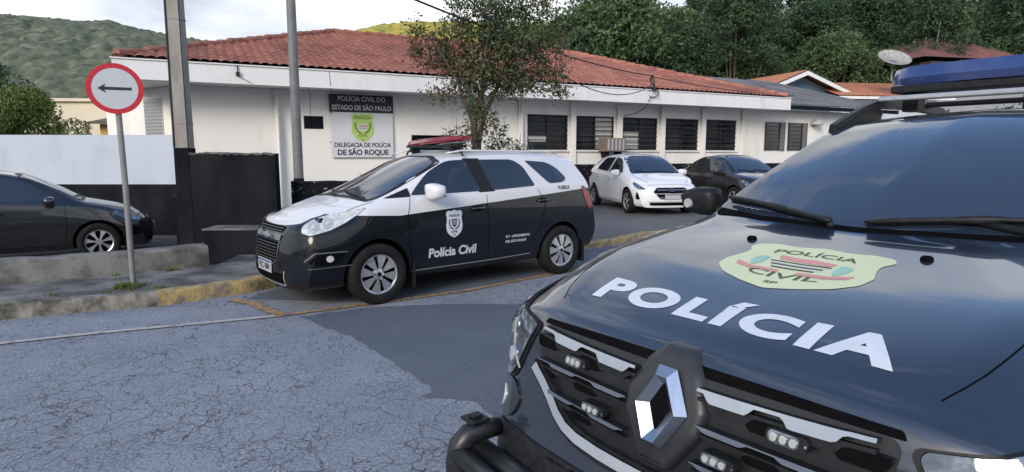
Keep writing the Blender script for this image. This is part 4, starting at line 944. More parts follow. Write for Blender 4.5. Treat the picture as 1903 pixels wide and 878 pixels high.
def wheel(parent,x,y,r,wd,side,style,rim=.64,turn=0,rot=0):
    "side +1: outer face towards +y"
    def f(a,b_,h): return (a,side*h,b_)
    hub=MB(); R0=r*rim; ca,sa=math.cos(rot),math.sin(rot)
    hub.cur=1; hub.lathe([(0,-.02),(R0,-.02),(R0,wd*.30),(R0*.97,wd*.30),(R0*.93,.015),(0,.01)],40,f)
    hub.cur=0
    hub.lathe([(R0*.90,wd*.33),(R0*.99,wd*.40),(R0*1.03,wd*.36),(R0*1.03,.0)],40,f)
    if style=='petal':
        nsp=8
        for k in range(nsp):
            a0=2*math.pi*k/nsp+rot; pts=[(R0*.30,-.09),(R0*.55,-.118),(R0*.93,-.125),(R0*.955,0),(R0*.93,.125),(R0*.55,.118),(R0*.30,.09)]
            poly=[]
            for rr,w_ in pts:
                an=w_*2.15; poly.append((rr*math.cos(a0+an),rr*math.sin(a0+an)))
            hub.prism(rpoly(poly,.012,2),lambda u,v,h: f(u,v,wd*.26+h+.02*(1-math.hypot(u,v)/R0)),.018)
        hub.lathe([(0,wd*.40),(R0*.20,wd*.40),(R0*.30,wd*.33),(R0*.32,wd*.2)],24,f)
        hub.cur=1; hub.lathe([(0,wd*.405),(R0*.11,wd*.405),(R0*.11,wd*.39)],16,f)
        for k in range(5):
            a=2*math.pi*k/5; hub.lathe([(0,wd*.385),(R0*.035,wd*.385),(R0*.035,wd*.36)],6,lambda a_,b_,h,a=a:f(a_+R0*.24*math.cos(a),b_+R0*.24*math.sin(a),h))
    else:
        nsp=7 if style=='seven' else 5
        for k in range(nsp):
            a0=2*math.pi*k/nsp+rot; w0=.26 if style=='seven' else .34
            poly=[]
            for rr,an in((R0*.16,-w0*1.6),(R0*.5,-w0*.62),(R0*.95,-w0*.85),(R0*.95,w0*.85),(R0*.5,w0*.62),(R0*.16,w0*1.6)): poly.append((rr*math.cos(a0+an),rr*math.sin(a0+an)))
            hub.prism(rpoly(poly,.012,2),lambda u,v,h: f(u,v,wd*.24+h+.02*(1-math.hypot(u,v)/R0)),.016)
        hub.lathe([(0,wd*.38),(R0*.17,wd*.38),(R0*.22,wd*.3)],20,f)
    w_=hub.build('wheel',[M_silver,M_matte],parent,angle=35,loc=(x,y,r)); w_.rotation_euler=(0,0,turn)
    ty=MB(); h=wd/2
    ty.lathe([(R0*.98,-h*.8),(R0*1.0,-h*.98),(r*.90,-h),(r*.975,-h*.86),(r,-h*.6),(r,h*.6),(r*.975,h*.86),(r*.93,h*.99),(R0*1.12,h*1.0),(R0*1.02,h*.86),(R0*1.0,h*.6)],56,f)
    for k in range(56):
        pass
    ty.build('tyre',M_rub,w_,smooth=True,angle=50)
    return w_
def mapVF(VF,fn): V,F=VF; return [fn(u,v) for u,v in V],F
class Dir:
    def __init__(s,px,py,ang): s.p=Vector((px,py,0)); s.d=Vector((-math.cos(R(ang)),-math.sin(R(ang)),0)); s.u=Vector((s.d.y,-s.d.x,0))
_oo=Proj.ori
def _ori(s,mode,u,v):
    if isinstance(mode,Dir): return tuple(mode.p+mode.u*u-mode.d*3+Vector((0,0,v))),tuple(mode.d)
    return _oo(s,mode,u,v)
Proj.ori=_ori
def both(pj,name,poly,mat_,parent,off=.004,cell=.05,thick=0,side=None,modes=('L','Rt')):
    for md in modes: pj.put(name,poly2d(poly,cell),md,mat_,parent,off,thick,side=side)
def seam(pj,pts,parent,mode,wd=.007,name='panel_gap',off=.0025,m=None):
    P=[Vector(p) for p in pts]; Q=[]
    for i in range(len(P)-1):
        n=max(1,int((P[i+1]-P[i]).length/.04)); Q+=[P[i].lerp(P[i+1],k/n) for k in range(n)]
    Q.append(P[-1]); V=[];
    for i,p in enumerate(Q):
        t_=(Q[min(i+1,len(Q)-1)]-Q[max(i-1,0)]).normalized(); nn=Vector((-t_.y,t_.x)); V+= [tuple(p+nn*wd/2),tuple(p-nn*wd/2)]
    F=[(2*i,2*i+1,2*i+3,2*i+2) for i in range(len(Q)-1)]
    return pj.put(name,(V,F),mode,m or M_matte,parent,off)
def slab_px(body_m): pass
def mirror_part(parent,x,y,z,s,mat_,sc=1.0,name='door_mirror'):
    bm=bmesh.new(); bmesh.ops.create_cube(bm,size=1); bmesh.ops.subdivide_edges(bm,edges=bm.edges[:],cuts=3,use_grid_fill=True)
    for v in bm.verts:
        c=v.co*2; n=c.normalized(); q=c.lerp(n*1.25,.62); v.co=Vector((q.x*.075*(1+.15*q.z),q.y*.125,q.z*.085*(1-.12*q.y*s)))*sc
    for f in bm.faces: f.smooth=True
    me=bpy.data.meshes.new(name); bm.to_mesh(me); bm.free(); me.materials.append(mat_); o=link(bpy.data.objects.new(name,me),parent,(x,y,z))
    m=MB(); m.tube([(0,-s*.16*sc,-.05*sc),(0,-s*.08*sc,-.05*sc),(0,-s*.02,-.03*sc)],[.03*sc,.025*sc,.025*sc],8); m.build('mirror_arm',M_trim,o,angle=40)
    m=MB(); g=[(-.076*sc,-.10*sc,-.06*sc),(-.076*sc,.10*sc,-.06*sc),(-.076*sc,.10*sc,.06*sc),(-.076*sc,-.10*sc,.06*sc)]; m.add(g,[(0,1,2,3)]); m.build('mirror_glass',M_glass,o)
    return o
def handle(pj,parent,x,z,side,mat_,l=.19):
    p,n=pj.hit((x,side*4,z),(0,-side,0)); m=MB()
    m.tube([(x+l/2,p.y,z),(x+l*.40,p.y+side*.028,z),(x,p.y+side*.036,z+.004),(x-l*.40,p.y+side*.028,z),(x-l/2,p.y,z)],[.011,.014,.015,.014,.011],8)
    h=m.build('door_handle',mat_,parent,smooth=True)
    pj.put('handle_recess',poly2d(rpoly([(x-l*.36,z-.03),(x+l*.36,z-.03),(x+l*.36,z+.03),(x-l*.36,z+.03)],.025),.04),'L' if side>0 else 'Rt',M_matte,h,.003)
def plate(parent,x,z,ang=0,txt='',wd=.40,ht=.13):
    m=MB(); m.box(0,.012,-wd/2,wd/2,-ht/2,ht/2,bev=.004); o=m.build('number_plate',M_plate,parent,loc=(x,0,z),rot=(0,R(ang),0))
    if txt:
        V,F=text2d(txt,ht*.72,.02,.82); mesh('plate_lettering',[(.0145,a,b_-ht*.08) for a,b_ in V],F,M_ink,o)
    m=MB(); m.box(.0125,.0140,-wd/2+.01,wd/2-.01,ht*.30,ht*.44); m.build('plate_band',mat('plate_band_blue',(.05,.08,.22),rough=.5,n2=(.04,.06,.18),nscale=9),o)
    return o

# ---------------- police minivan
def minivan():
    a=3.825; r=empty('police_minivan',(-1.914,7.0,0),a,'black and white police minivan with a red roof light bar parked at the kerb','police car')
    sp=dict(x=(.66,-3.06),lf=.62,lr=.55,crown=.006,rE=.10,rD=.06,
      Fz=[(-3.06,1.545),(-2.6,1.60),(-1.8,1.625),(-1.25,1.60),(-.95,1.535),(-.5,1.345),(0,1.125),(.12,1.075),(.35,1.025),(.55,.965),(.66,.90)],
      Ez=[(-3.06,1.50),(-2.6,1.55),(-1.8,1.575),(-1.25,1.555),(-.98,1.50),(-.6,1.33),(-.15,1.12),(.05,1.06),(.35,.99),(.55,.93),(.66,.865)],
      Ey=[(-3.06,.55),(-2,.62),(-1.2,.61),(-.6,.67),(-.1,.73),(.3,.70),(.66,.62)],
      Dz=[(-3.06,1.17),(-2.2,1.15),(-1,1.09),(-.3,1.05),(.05,1.005),(.35,.925),(.66,.80)],
      Dy=[(-3.06,.79),(-2.4,.835),(-1,.845),(-.2,.825),(.3,.80),(.66,.74)],
      Cz=[(-3.06,.68),(-1,.66),(.2,.66),(.66,.58)],
      Cy=[(-3.06,.83),(-2.4,.868),(-1,.868),(.1,.868),(.4,.85),(.66,.80)],
      Bz=[(-3.06,.30),(-2.6,.24),(0,.22),(.66,.21)],
      By=[(-3.06,.72),(-2.4,.79),(.3,.79),(.66,.70)],
      nose=[(.2,.17),(.35,.225),(.5,.225),(.7,.195),(.82,.135),(.92,.0)],
      tail=[(.25,.30),(.55,.42),(.7,.40),(1.0,.33),(1.2,.24),(1.4,.10),(1.55,0)],
      bowf=lambda y:.04*(y/.8)**2+.26*(y/.85)**4, bowr=lambda y:.12*(y/.8)**2+.10*(y/.85)**6)
    body=car_body(sp,[M_two],r); pj=Proj(body); cut_arches(body,[(0,.325),(-2.62,.325)],.375,.868)
    for x in(0,-2.62):
        for s in(-1,1): wheel(r,x,s*.765,.322,.19,s,'petal',rim=.655,rot=.2 if x==0 else .05)
    # glass
    W1=rpoly([(-.42,1.125),(-.50,1.20),(-.70,1.36),(-.98,1.49),(-1.225,1.50),(-1.33,1.14)],[.03,.1,.2,.1,.03,.03]); W2=rpoly([(-1.41,1.50),(-1.92,1.50),(-2.06,1.42),(-2.17,1.175),(-1.50,1.145)],[.03,.08,.1,.04,.03]); W3=rpoly([(-2.12,1.485),(-2.50,1.462),(-2.66,1.38),(-2.765,1.25),(-2.66,1.205),(-2.42,1.195)],[.03,.1,.1,.05,.05,.05])
    QT=[(-.12,1.10),(-.415,1.112),(-.415,1.20)]
    BP=[(-1.20,1.515),(-1.43,1.515),(-1.53,1.13),(-1.30,1.125)]
    for md in('L','Rt'):
        for w_ in(W1,W2,W3): pj.put('window',poly2d(w_,.05),md,M_glass,r,.005)
        pj.put('quarter_panel',poly2d(QT,.02),md,M_trim,r,.008); pj.put('pillar_cover',poly2d(BP,.05),md,M_trim,r,.003)
        # panel gaps
        seam(pj,[(-.40,1.10),(-.35,.9),(-.36,.6),(-.42,.36),(-.45,.29)],r,md); seam(pj,[(-1.40,1.10),(-1.42,.8),(-1.43,.35),(-1.43,.28)],r,md); seam(pj,[(-2.20,1.14),(-2.32,.95),(-2.26,.72),(-2.16,.55)],r,md)
        seam(pj,[(-.45,.285),(-1.4,.29),(-2.1,.31)],r,md,.012,m=M_trim)
        seam(pj,[(-.40,.305),(-1.4,.312),(-2.1,.33)],r,md,.012,name='sill_moulding',m=M_silver,off=.004)
        s=1 if md=='L' else -1
        handle(pj,r,-1.27,.945,s,M_black); handle(pj,r,-2.28,.99,s,M_black)
        pass
    seam(pj,[(-1.2,1.00),(-1.9,1.02),(-2.9,1.05)],r,'L',.006,name='body_crease',m=M_two,off=.003)
    # windscreen (projected from the front) and hood gap
    ws=rpoly([(-.66,1.085),(-.3,1.11),(.3,1.11),(.66,1.085),(.575,1.46),(.3,1.525),(-.3,1.525),(-.575,1.46)],.06)
    pj.put('windscreen',poly2d(ws,.06),'F',M_wind,r,.006)
    bd=rpoly([(-.70,1.065),(-.3,1.09),(.3,1.09),(.70,1.065),(.61,1.48),(.3,1.545),(-.3,1.545),(-.61,1.48)],.06)
    pj.put('windscreen_seal',poly2d(bd,.06),'F',M_trim,r,.003)
    seam(pj,[(.60,-.60),(.35,-.68),(-.02,-.72)],r,'T',.008); seam(pj,[(.60,.60),(.35,.68),(-.02,.72)],r,'T',.008)
    m=MB()
    for y0,y1 in((.55,-.05),(-.05,-.55)):
        p=[];
        for k in range(7):
            y=y0+(y1-y0)*k/6; h,_=pj.hit((4,y,1.10+.05*k/6),(-1,0,0)); p.append((h.x+.02,h.y,h.z+.012))
        m.tube(p,.009,6)
    m.build('wiper',M_trim,r)
    # headlights: silver reflector, lens, amber
    HL=rpoly([(-.27,.79),(-.265,.85),(-.17,.915),(.02,.965),(.33,1.02),(.27,.965),(.16,.885),(.02,.815),(-.17,.765)],[.03,.04,.06,.05,.01,.04,.05,.05,.04])
    for s in(1,-1):
        D_=Dir(.45,s*.70,s*55); f=(lambda u,v:(u,v)) if s>0 else (lambda u,v:(-u,v))
        h=pj.put('headlight',mapVF(poly2d(HL,.04),f),D_,M_lens,r,.010,.014,side=M_trim)
        for cx,cz,rr in((-.15,.845,.052),(-.02,.875,.045)):
            pj.put('reflector',mapVF(poly2d(ring2d(rr,20,cx,cz),.04),f),D_,M_plate,h,.016,.004); pj.put('bulb',mapVF(poly2d(ring2d(rr*.4,12,cx,cz),0),f),D_,M_lens,h,.022,.004)
        pj.put('indicator',mapVF(poly2d(rpoly([(.09,.90),(.25,.975),(.20,.985),(.07,.93)],.01),.04),f),D_,mat('pale_lens',(.50,.50,.47),rough=.2,coat=1,n2=(.6,.6,.58),nscale=20),h,.014)
        # fog recess + trim
        pj.put('fog_recess',mapVF(poly2d(rpoly([(-.20,.50),(-.10,.58),(.16,.585),(.10,.50),(-.02,.46)],.03),.04),f),D_,M_matte,r,.004)
        pj.put('fog_trim',mapVF(poly2d(rpoly([(-.24,.52),(-.12,.605),(.17,.605),(.175,.592),(-.115,.59),(-.225,.505)],.006),.04),f),D_,mat('dim_grey_trim',(.10,.105,.11),rough=.4,n2=(.07,.07,.075),nscale=20),r,.008)
        pj.put('fog_lamp',mapVF(poly2d(ring2d(.034,16,.01,.535),0),f),D_,M_lens,r,.010,.008)
        seam(pj,[(f(-.2,.44)),(f(.2,.455)),(f(.42,.47))],r,D_,.01,name='bumper_line',m=_m['dim_grey_trim'],off=.004)
    # grille
    pj.put('upper_grille',poly2d(rpoly([(-.34,.775),(.34,.775),(.36,.835),(-.36,.835)],.02),.05),'F',M_matte,r,.003)
    for z in(.79,.815): seam(pj,[(-.33,z),(.33,z)],r,'F',.005,name='grille_bar',m=_m['dim_grey_trim'],off=.006)
    lg=rpoly([(-.30,.50),(-.20,.455),(.20,.455),(.30,.50),(.34,.68),(-.34,.68)],.03); pj.put('lower_grille',poly2d(lg,.05),'F',M_matte,r,.003)
    for k in range(6): z=.50+k*.031; seam(pj,[(-.30,z),(.30,z)],r,'F',.006,name='grille_bar',m=_m['dim_grey_trim'],off=.006)
    seam(pj,[(-.345,.69),(-.325,.50),(-.20,.445),(.20,.445),(.325,.50),(.345,.69)],r,'F',.014,name='chrome_surround',m=M_chrome,off=.008)
    pj.put('chrome_band',poly2d(rpoly([(-.35,.70),(.35,.70),(.36,.755),(-.36,.755)],.01),.05),'F',M_black,r,.010,.01)
    pj.put('maker_emblem',poly2d([(-.10,.718),(-.035,.718),(-.035,.70),(.03,.70),(.03,.712),(.105,.712),(.095,.745),(.035,.745),(.035,.757),(-.03,.757),(-.03,.748),(-.09,.748)],.03),'F',M_chrome,r,.018,.01)
    pj.put('lower_intake',poly2d(rpoly([(-.42,.26),(.42,.26),(.46,.37),(-.46,.37)],.03),.05),'F',M_matte,r,.003)
    seam(pj,[(-.46,.40),(-.42,.245),(.42,.245),(.46,.40)],r,'F',.012,name='intake_trim',m=M_plate,off=.006)
    plate(r,.888,.415,0,'PLC 1804')
    # tail
    TL=rpoly([(-3.00,1.15),(-3.06,1.145),(-3.17,1.02),(-3.21,.86),(-3.15,.82),(-3.06,.97)],.03)
    for md in('L','Rt'): 
        pj.put('tail_light',poly2d(TL,.04),md,M_red,r,.008,.01)
    pj.put('rear_window',poly2d(rpoly([(-.55,1.18),(.55,1.18),(.48,1.46),(-.48,1.46)],.05),.06),'B',M_glass,r,.005)
    m=MB(); 
    for s in(-1,1): m.box(-3.02,-2.9,s*.02-.01,s*.02+.01,1.55,1.56)
    # mud flaps
    for x in(-.42,-3.03):
        for s in(-1,1):
            m=MB(); m.box(x-.008,x+.008,s*.77-.075,s*.77+.075,.13,.42); m.build('mud_flap',M_trim,r)
    mirror_part(r,-.62,.965,1.165,1,M_white,.95); mirror_part(r,-.62,-.965,1.165,-1,M_white,.95)
    # writing on the doors
    def side_text(txt,size,x,z,bold=.02,sx=1,m_=M_stick,align='LEFT',slope=0,name='door_lettering'):
        VF=text2d(txt,size,bold,sx,.05,align); return pj.put(name,mapVF(VF,lambda u,v:(x-u,z+v+slope*u)),'L',m_,r,.005)
    side_text('Polícia Civil',.142,-.60,.475,.035,.98); 
    side_text('D.T - ATENDIMENTO',.040,-1.68,.575,.03,1.0); side_text('DEL.SÃO ROQUE',.040,-1.68,.515,.03,1.08); side_text('P-35513',.062,-2.56,1.135,.03,1.0,M_ink)
    sh=rpoly(SHIELD,.05); 
    bdg=pj.put('badge',mapVF(poly2d([(u*.24,v*.30) for u,v in sh],.04),lambda u,v:(-.93-u,.79+v)),'L',M_stick,r,.005)
    for txt,sz,z in(('POLÍCIA',.034,.88),('CIVIL',.034,.70),('SP',.022,.66)): pj.put('badge_lettering',mapVF(text2d(txt,sz,.03,1.1,.05),lambda u,v:(-.93-u,z+v)),'L',M_ink,bdg,.007)
    pj.put('crest',mapVF(poly2d([(-.035,.05),(.035,.05),(.03,-.02),(0,-.045),(-.03,-.02)],.03),lambda u,v:(-.93-u,.795+v)),'L',M_ink,bdg,.007)
    for k in(.83,.815,.80,.785): seam(pj,[(-.905,k),(-.955,k)],bdg,'L',.005,name='crest_stripe',m=M_stick,off=.009)
    for q in(-1,1): seam(pj,[(-.93-q*.055,.84),(-.93-q*.07,.80),(-.93-q*.05,.75),(-.93-q*.01,.73)],bdg,'L',.014,name='laurel',m=M_ink,off=.007)
    # light bar
    lb=MB(); sec=[(-.11,0),(.11,0),(.125,.025),(.10,.070),(-.10,.070),(-.125,.025)]
    ys=[-.60,-.57,-.3,-.02,.02,.3,.57,.60]; sc_=[.55,.9,1,1,1,1,.9,.55]
    vs=[];n=len(sec)
    for y,s in zip(ys,sc_):
        for u,v in sec: vs.append((-1.22+u*s+ -.07*(abs(y)/.6)**2,y,1.685+(v-.04)*s+.04+.05*y))
    fs=[(i*n+k,i*n+(k+1)%n,(i+1)*n+(k+1)%n,(i+1)*n+k) for i in range(len(ys)-1) for k in range(n)]+[tuple(range(n)),tuple((len(ys)-1)*n+k for k in range(n))]
    lb.add(vs,fs); L0=lb.build('roof_light_bar',M_red,r,angle=30)
    m=MB(); m.box(-1.34,-1.12,-.52,.52,1.645,1.674,bev=.008); 
    m.build('bar_tray',M_trim,L0)
    for s in(-1,1):
        m=MB(); m.box(-1.28,-1.16,s*.47-.03,s*.47+.03,1.585,1.644); m.tube([(-1.2,s*.46,1.64),(-1.2,s*.60,1.60),(-1.2,s*.655,1.545)],.012,6); m.build('mounting_foot',M_trim,L0)
    for y in(-.28,.28):
        m=MB(); m.box(-1.33,-1.13,y-.006,y+.006,1.70+.05*y,1.775+.05*y); m.build('lens_joint',M_trim,L0)
    for s in(-1,1):
        m=MB(); m.tube([(-1.0,s*.60,1.575),(-1.2,s*.615,1.605),(-2.5,s*.615,1.60),(-2.75,s*.60,1.56)],[.008,.012,.012,.008],6); m.build('roof_rail',M_two,r,smooth=True)
    return r
minivan()

# ---------------- parked hatchback and other cars
def generic(pose,label,paint_,style,kind='hatch',z=.10,wheel_rim=.66,name='parked_car',plate_txt=''):
    x,y,a=pose; r=empty(name,(x,y,z),a,label,'car')
    hb=kind=='hatch'
    tailx=-2.92 if hb else -3.2
    Fz=[(-2.92,1.36),(-2.5,1.43),(-1.8,1.475),(-1.25,1.46),(-.95,1.405),(-.5,1.185),(-.18,1.00),(0,.955),(.3,.885),(.5,.82),(.62,.74)] if hb else [(-3.2,1.02),(-2.85,1.06),(-2.65,1.12),(-2.2,1.33),(-1.8,1.425),(-1.3,1.45),(-.95,1.39),(-.5,1.17),(-.15,.98),(0,.95),(.3,.88),(.5,.82),(.62,.74)]
    Ez=[(x_,z_-.045 if x_<-.9 else z_-.03) for x_,z_ in Fz]
    sp=dict(x=(.62,tailx),lf=.55,lr=.5,crown=.004,rE=.09,rD=.05,Fz=Fz,Ez=Ez,
      Ey=[(tailx,.52),(-2,.56),(-1.1,.555),(-.5,.64),(-.1,.70),(.3,.66),(.62,.55)],
      Dz=[(tailx,.98 if hb else .93),(-2,.97),(-1,.93),(-.3,.91),(0,.88),(.35,.80),(.62,.68)],
      Dy=[(tailx,.76),(-2.3,.82),(-1,.83),(-.2,.81),(.3,.78),(.62,.70)],
      Cz=[(tailx,.62),(-1,.60),(.2,.6),(.62,.52)],Cy=[(tailx,.80),(-2.3,.86),(-1,.86),(.1,.86),(.4,.84),(.62,.78)],
      Bz=[(tailx,.26),(-2.4,.20),(0,.19),(.62,.19)],By=[(tailx,.70),(-2.3,.78),(.3,.78),(.62,.68)],
      nose=[(.18,.14),(.35,.19),(.5,.185),(.62,.12),(.74,0)],
      tail=[(.25,.22),(.5,.32),(.7,.34),(.9,.30),(1.1,.18),(1.36,0)] if hb else [(.25,.16),(.5,.22),(.8,.18),(1.02,0)],
      bowf=lambda y:.05*(y/.8)**2+.24*(y/.85)**4, bowr=lambda y:.10*(y/.8)**2+.10*(y/.85)**6)
    body=car_body(sp,[paint_],r,ns=80); pj=Proj(body); cut_arches(body,[(0,.31),(-2.53,.31)],.355,.86)
    for wx in(0,-2.53):
        for s in(-1,1): wheel(r,wx,s*.765,.305,.185,s,style,rim=wheel_rim,rot=.3)
    if hb: WS=[[(-.50,.985),(-.62,1.10),(-.86,1.27),(-1.05,1.345),(-1.33,1.375),(-1.38,1.00)],[(-1.45,1.375),(-2.0,1.365),(-2.25,1.30),(-2.42,1.10),(-2.36,1.045),(-1.48,1.005)]]
    else: WS=[[(-.48,.975),(-.62,1.09),(-.86,1.25),(-1.05,1.33),(-1.33,1.365),(-1.38,.99)],[(-1.45,1.365),(-1.85,1.34),(-2.15,1.23),(-2.40,1.06),(-2.36,1.02),(-1.48,.995)]]
    for md in('L','Rt'):
        for w_ in WS: pj.put('window',poly2d(rpoly(w_,.03),.05),md,M_glass,r,.005)
        seam(pj,[(-.42,.93),(-.40,.6),(-.45,.30)],r,md); seam(pj,[(-1.42,1.38),(-1.42,.6),(-1.43,.27)],r,md); seam(pj,[(-2.30,.98),(-2.32,.8),(-2.18,.55)],r,md); seam(pj,[(-.45,.28),(-2.1,.28)],r,md,.008)
        s=1 if md=='L' else -1; handle(pj,r,-1.27,.82,s,paint_ ,.17); handle(pj,r,-2.15,.86,s,paint_,.17)
        TL=rpoly([(-2.95,.98),(-3.05,.93),(-3.10,.80),(-2.95,.82),(-2.80,.92)],.03) if hb else rpoly([(-3.0,.94),(-3.25,.90),(-3.27,.78),(-3.1,.76),(-2.95,.86)],.03)
        pj.put('tail_light',poly2d(TL,.04),md,M_red,r,.007)
        mirror_part(r,-.60,s*.93,.99,s,paint_,.85)
    pj.put('windscreen_seal',poly2d(rpoly([(-.66,.97),(-.3,.985),(.3,.985),(.66,.97),(.56,1.36),(.3,1.415),(-.3,1.415),(-.56,1.36)],.06),.06),'F',M_trim,r,.003)
    pj.put('windscreen',poly2d(rpoly([(-.63,.985),(-.3,1.0),(.3,1.0),(.63,.985),(.53,1.345),(.3,1.395),(-.3,1.395),(-.53,1.345)],.06),.06),'F',M_wind,r,.006)
    seam(pj,[(.5,-.50),(.3,-.62),(-.1,-.68)],r,'T'); seam(pj,[(.5,.50),(.3,.62),(-.1,.68)],r,'T')
    seam(pj,[(-.55,.715),(0,.735),(.55,.715)],r,'F',.006)
    HLp=rpoly([(-.20,.62),(-.16,.655),(.05,.735),(.20,.80),(.22,.74),(.10,.655),(-.06,.615)],.02)
    for s in(1,-1):
        D_=Dir(.42,s*.66,s*48); f=(lambda u,v:(u,v)) if s>0 else (lambda u,v:(-u,v))
        h=pj.put('headlight',mapVF(poly2d(HLp,.04),f),D_,M_lensd,r,.007,.009)
        pj.put('reflector',mapVF(poly2d(ring2d(.032,16,-.03,.665),0),f),D_,M_chrome,h,.012,.004)
        pj.put('reflector',mapVF(poly2d(ring2d(.028,16,.06,.70),0),f),D_,M_chrome,h,.012,.004)
        pj.put('fog_recess',mapVF(poly2d(rpoly([(-.10,.40),(-.02,.54),(.03,.55),(.06,.40),(.0,.37)],.02),.04),f),D_,M_matte,r,.004)
    g=rpoly([(-.46,.56),(-.36,.655),(.36,.655),(.46,.56),(.30,.40),(-.30,.40)],.04); pj.put('grille',poly2d(g,.05),'F',M_matte,r,.003)
    for k in range(5):
        z=.43+k*.045; q=.32+.03*k if k<4 else .36; seam(pj,[(-q,z),(q,z)],r,'F',.008,name='grille_bar',m=M_trim if k%2 else M_plate,off=.006)
    seam(pj,[(-.46,.56),(-.36,.66),(.36,.66),(.46,.56),(.30,.395),(-.30,.395),(-.46,.56)],r,'F',.010,name='grille_surround',m=M_chrome,off=.008)
    pj.put('maker_emblem',poly2d(ring2d(.06,20,0,.605,.035),0),'F',M_chrome,r,.014,.008); pj.put('emblem_core',poly2d(ring2d(.045,20,0,.605,.024),0),'F',M_matte,r,.016); seam(pj,[(-.012,.585),(.012,.625)],r,'F',.012,name='emblem_bar',m=M_chrome,off=.018)
    pj.put('lower_intake',poly2d(rpoly([(-.52,.24),(.52,.24),(.56,.315),(-.56,.315)],.02),.05),'F',M_matte,r,.003)
    seam(pj,[(-.60,.34),(-.5,.33),(.5,.33),(.60,.34)],r,'F',.012,name='bumper_trim',m=M_chrome if hb else M_trim,off=.006)
    plate(r,.832,.455,0,plate_txt)
    p=[]
    m=MB()
    for y0,y1 in((.50,-.05),(-.05,-.52)):
        p=[]
        for k in range(6):
            yy=y0+(y1-y0)*k/5; h_,_=pj.hit((4,yy,1.00+.04*k/5),(-1,0,0)); p.append((h_.x+.015,h_.y,h_.z+.012))
        m.tube(p,.008,5)
    m.build('wiper',M_trim,r)
    if not hb or True:
        m=MB(); m.tube([(-2.2,0,1.44),(-2.5,0,1.60)],.004,5)
    return r
generic((3.67,15.54,-1.375),'white compact hatchback parked facing the street by the station wall',M_white,'five',z=.10,plate_txt='')
generic((6.62,16.5,-1.28),'black sedan parked to the right of the white hatchback',paint('black_paint_warm',(.012,.010,.009)),'five','sedan',z=.10)
generic((-7.16,10.635,.59),'glossy black car in the sunken yard on the left behind the retaining wall',M_black,'seven',z=-.155,wheel_rim=.66)
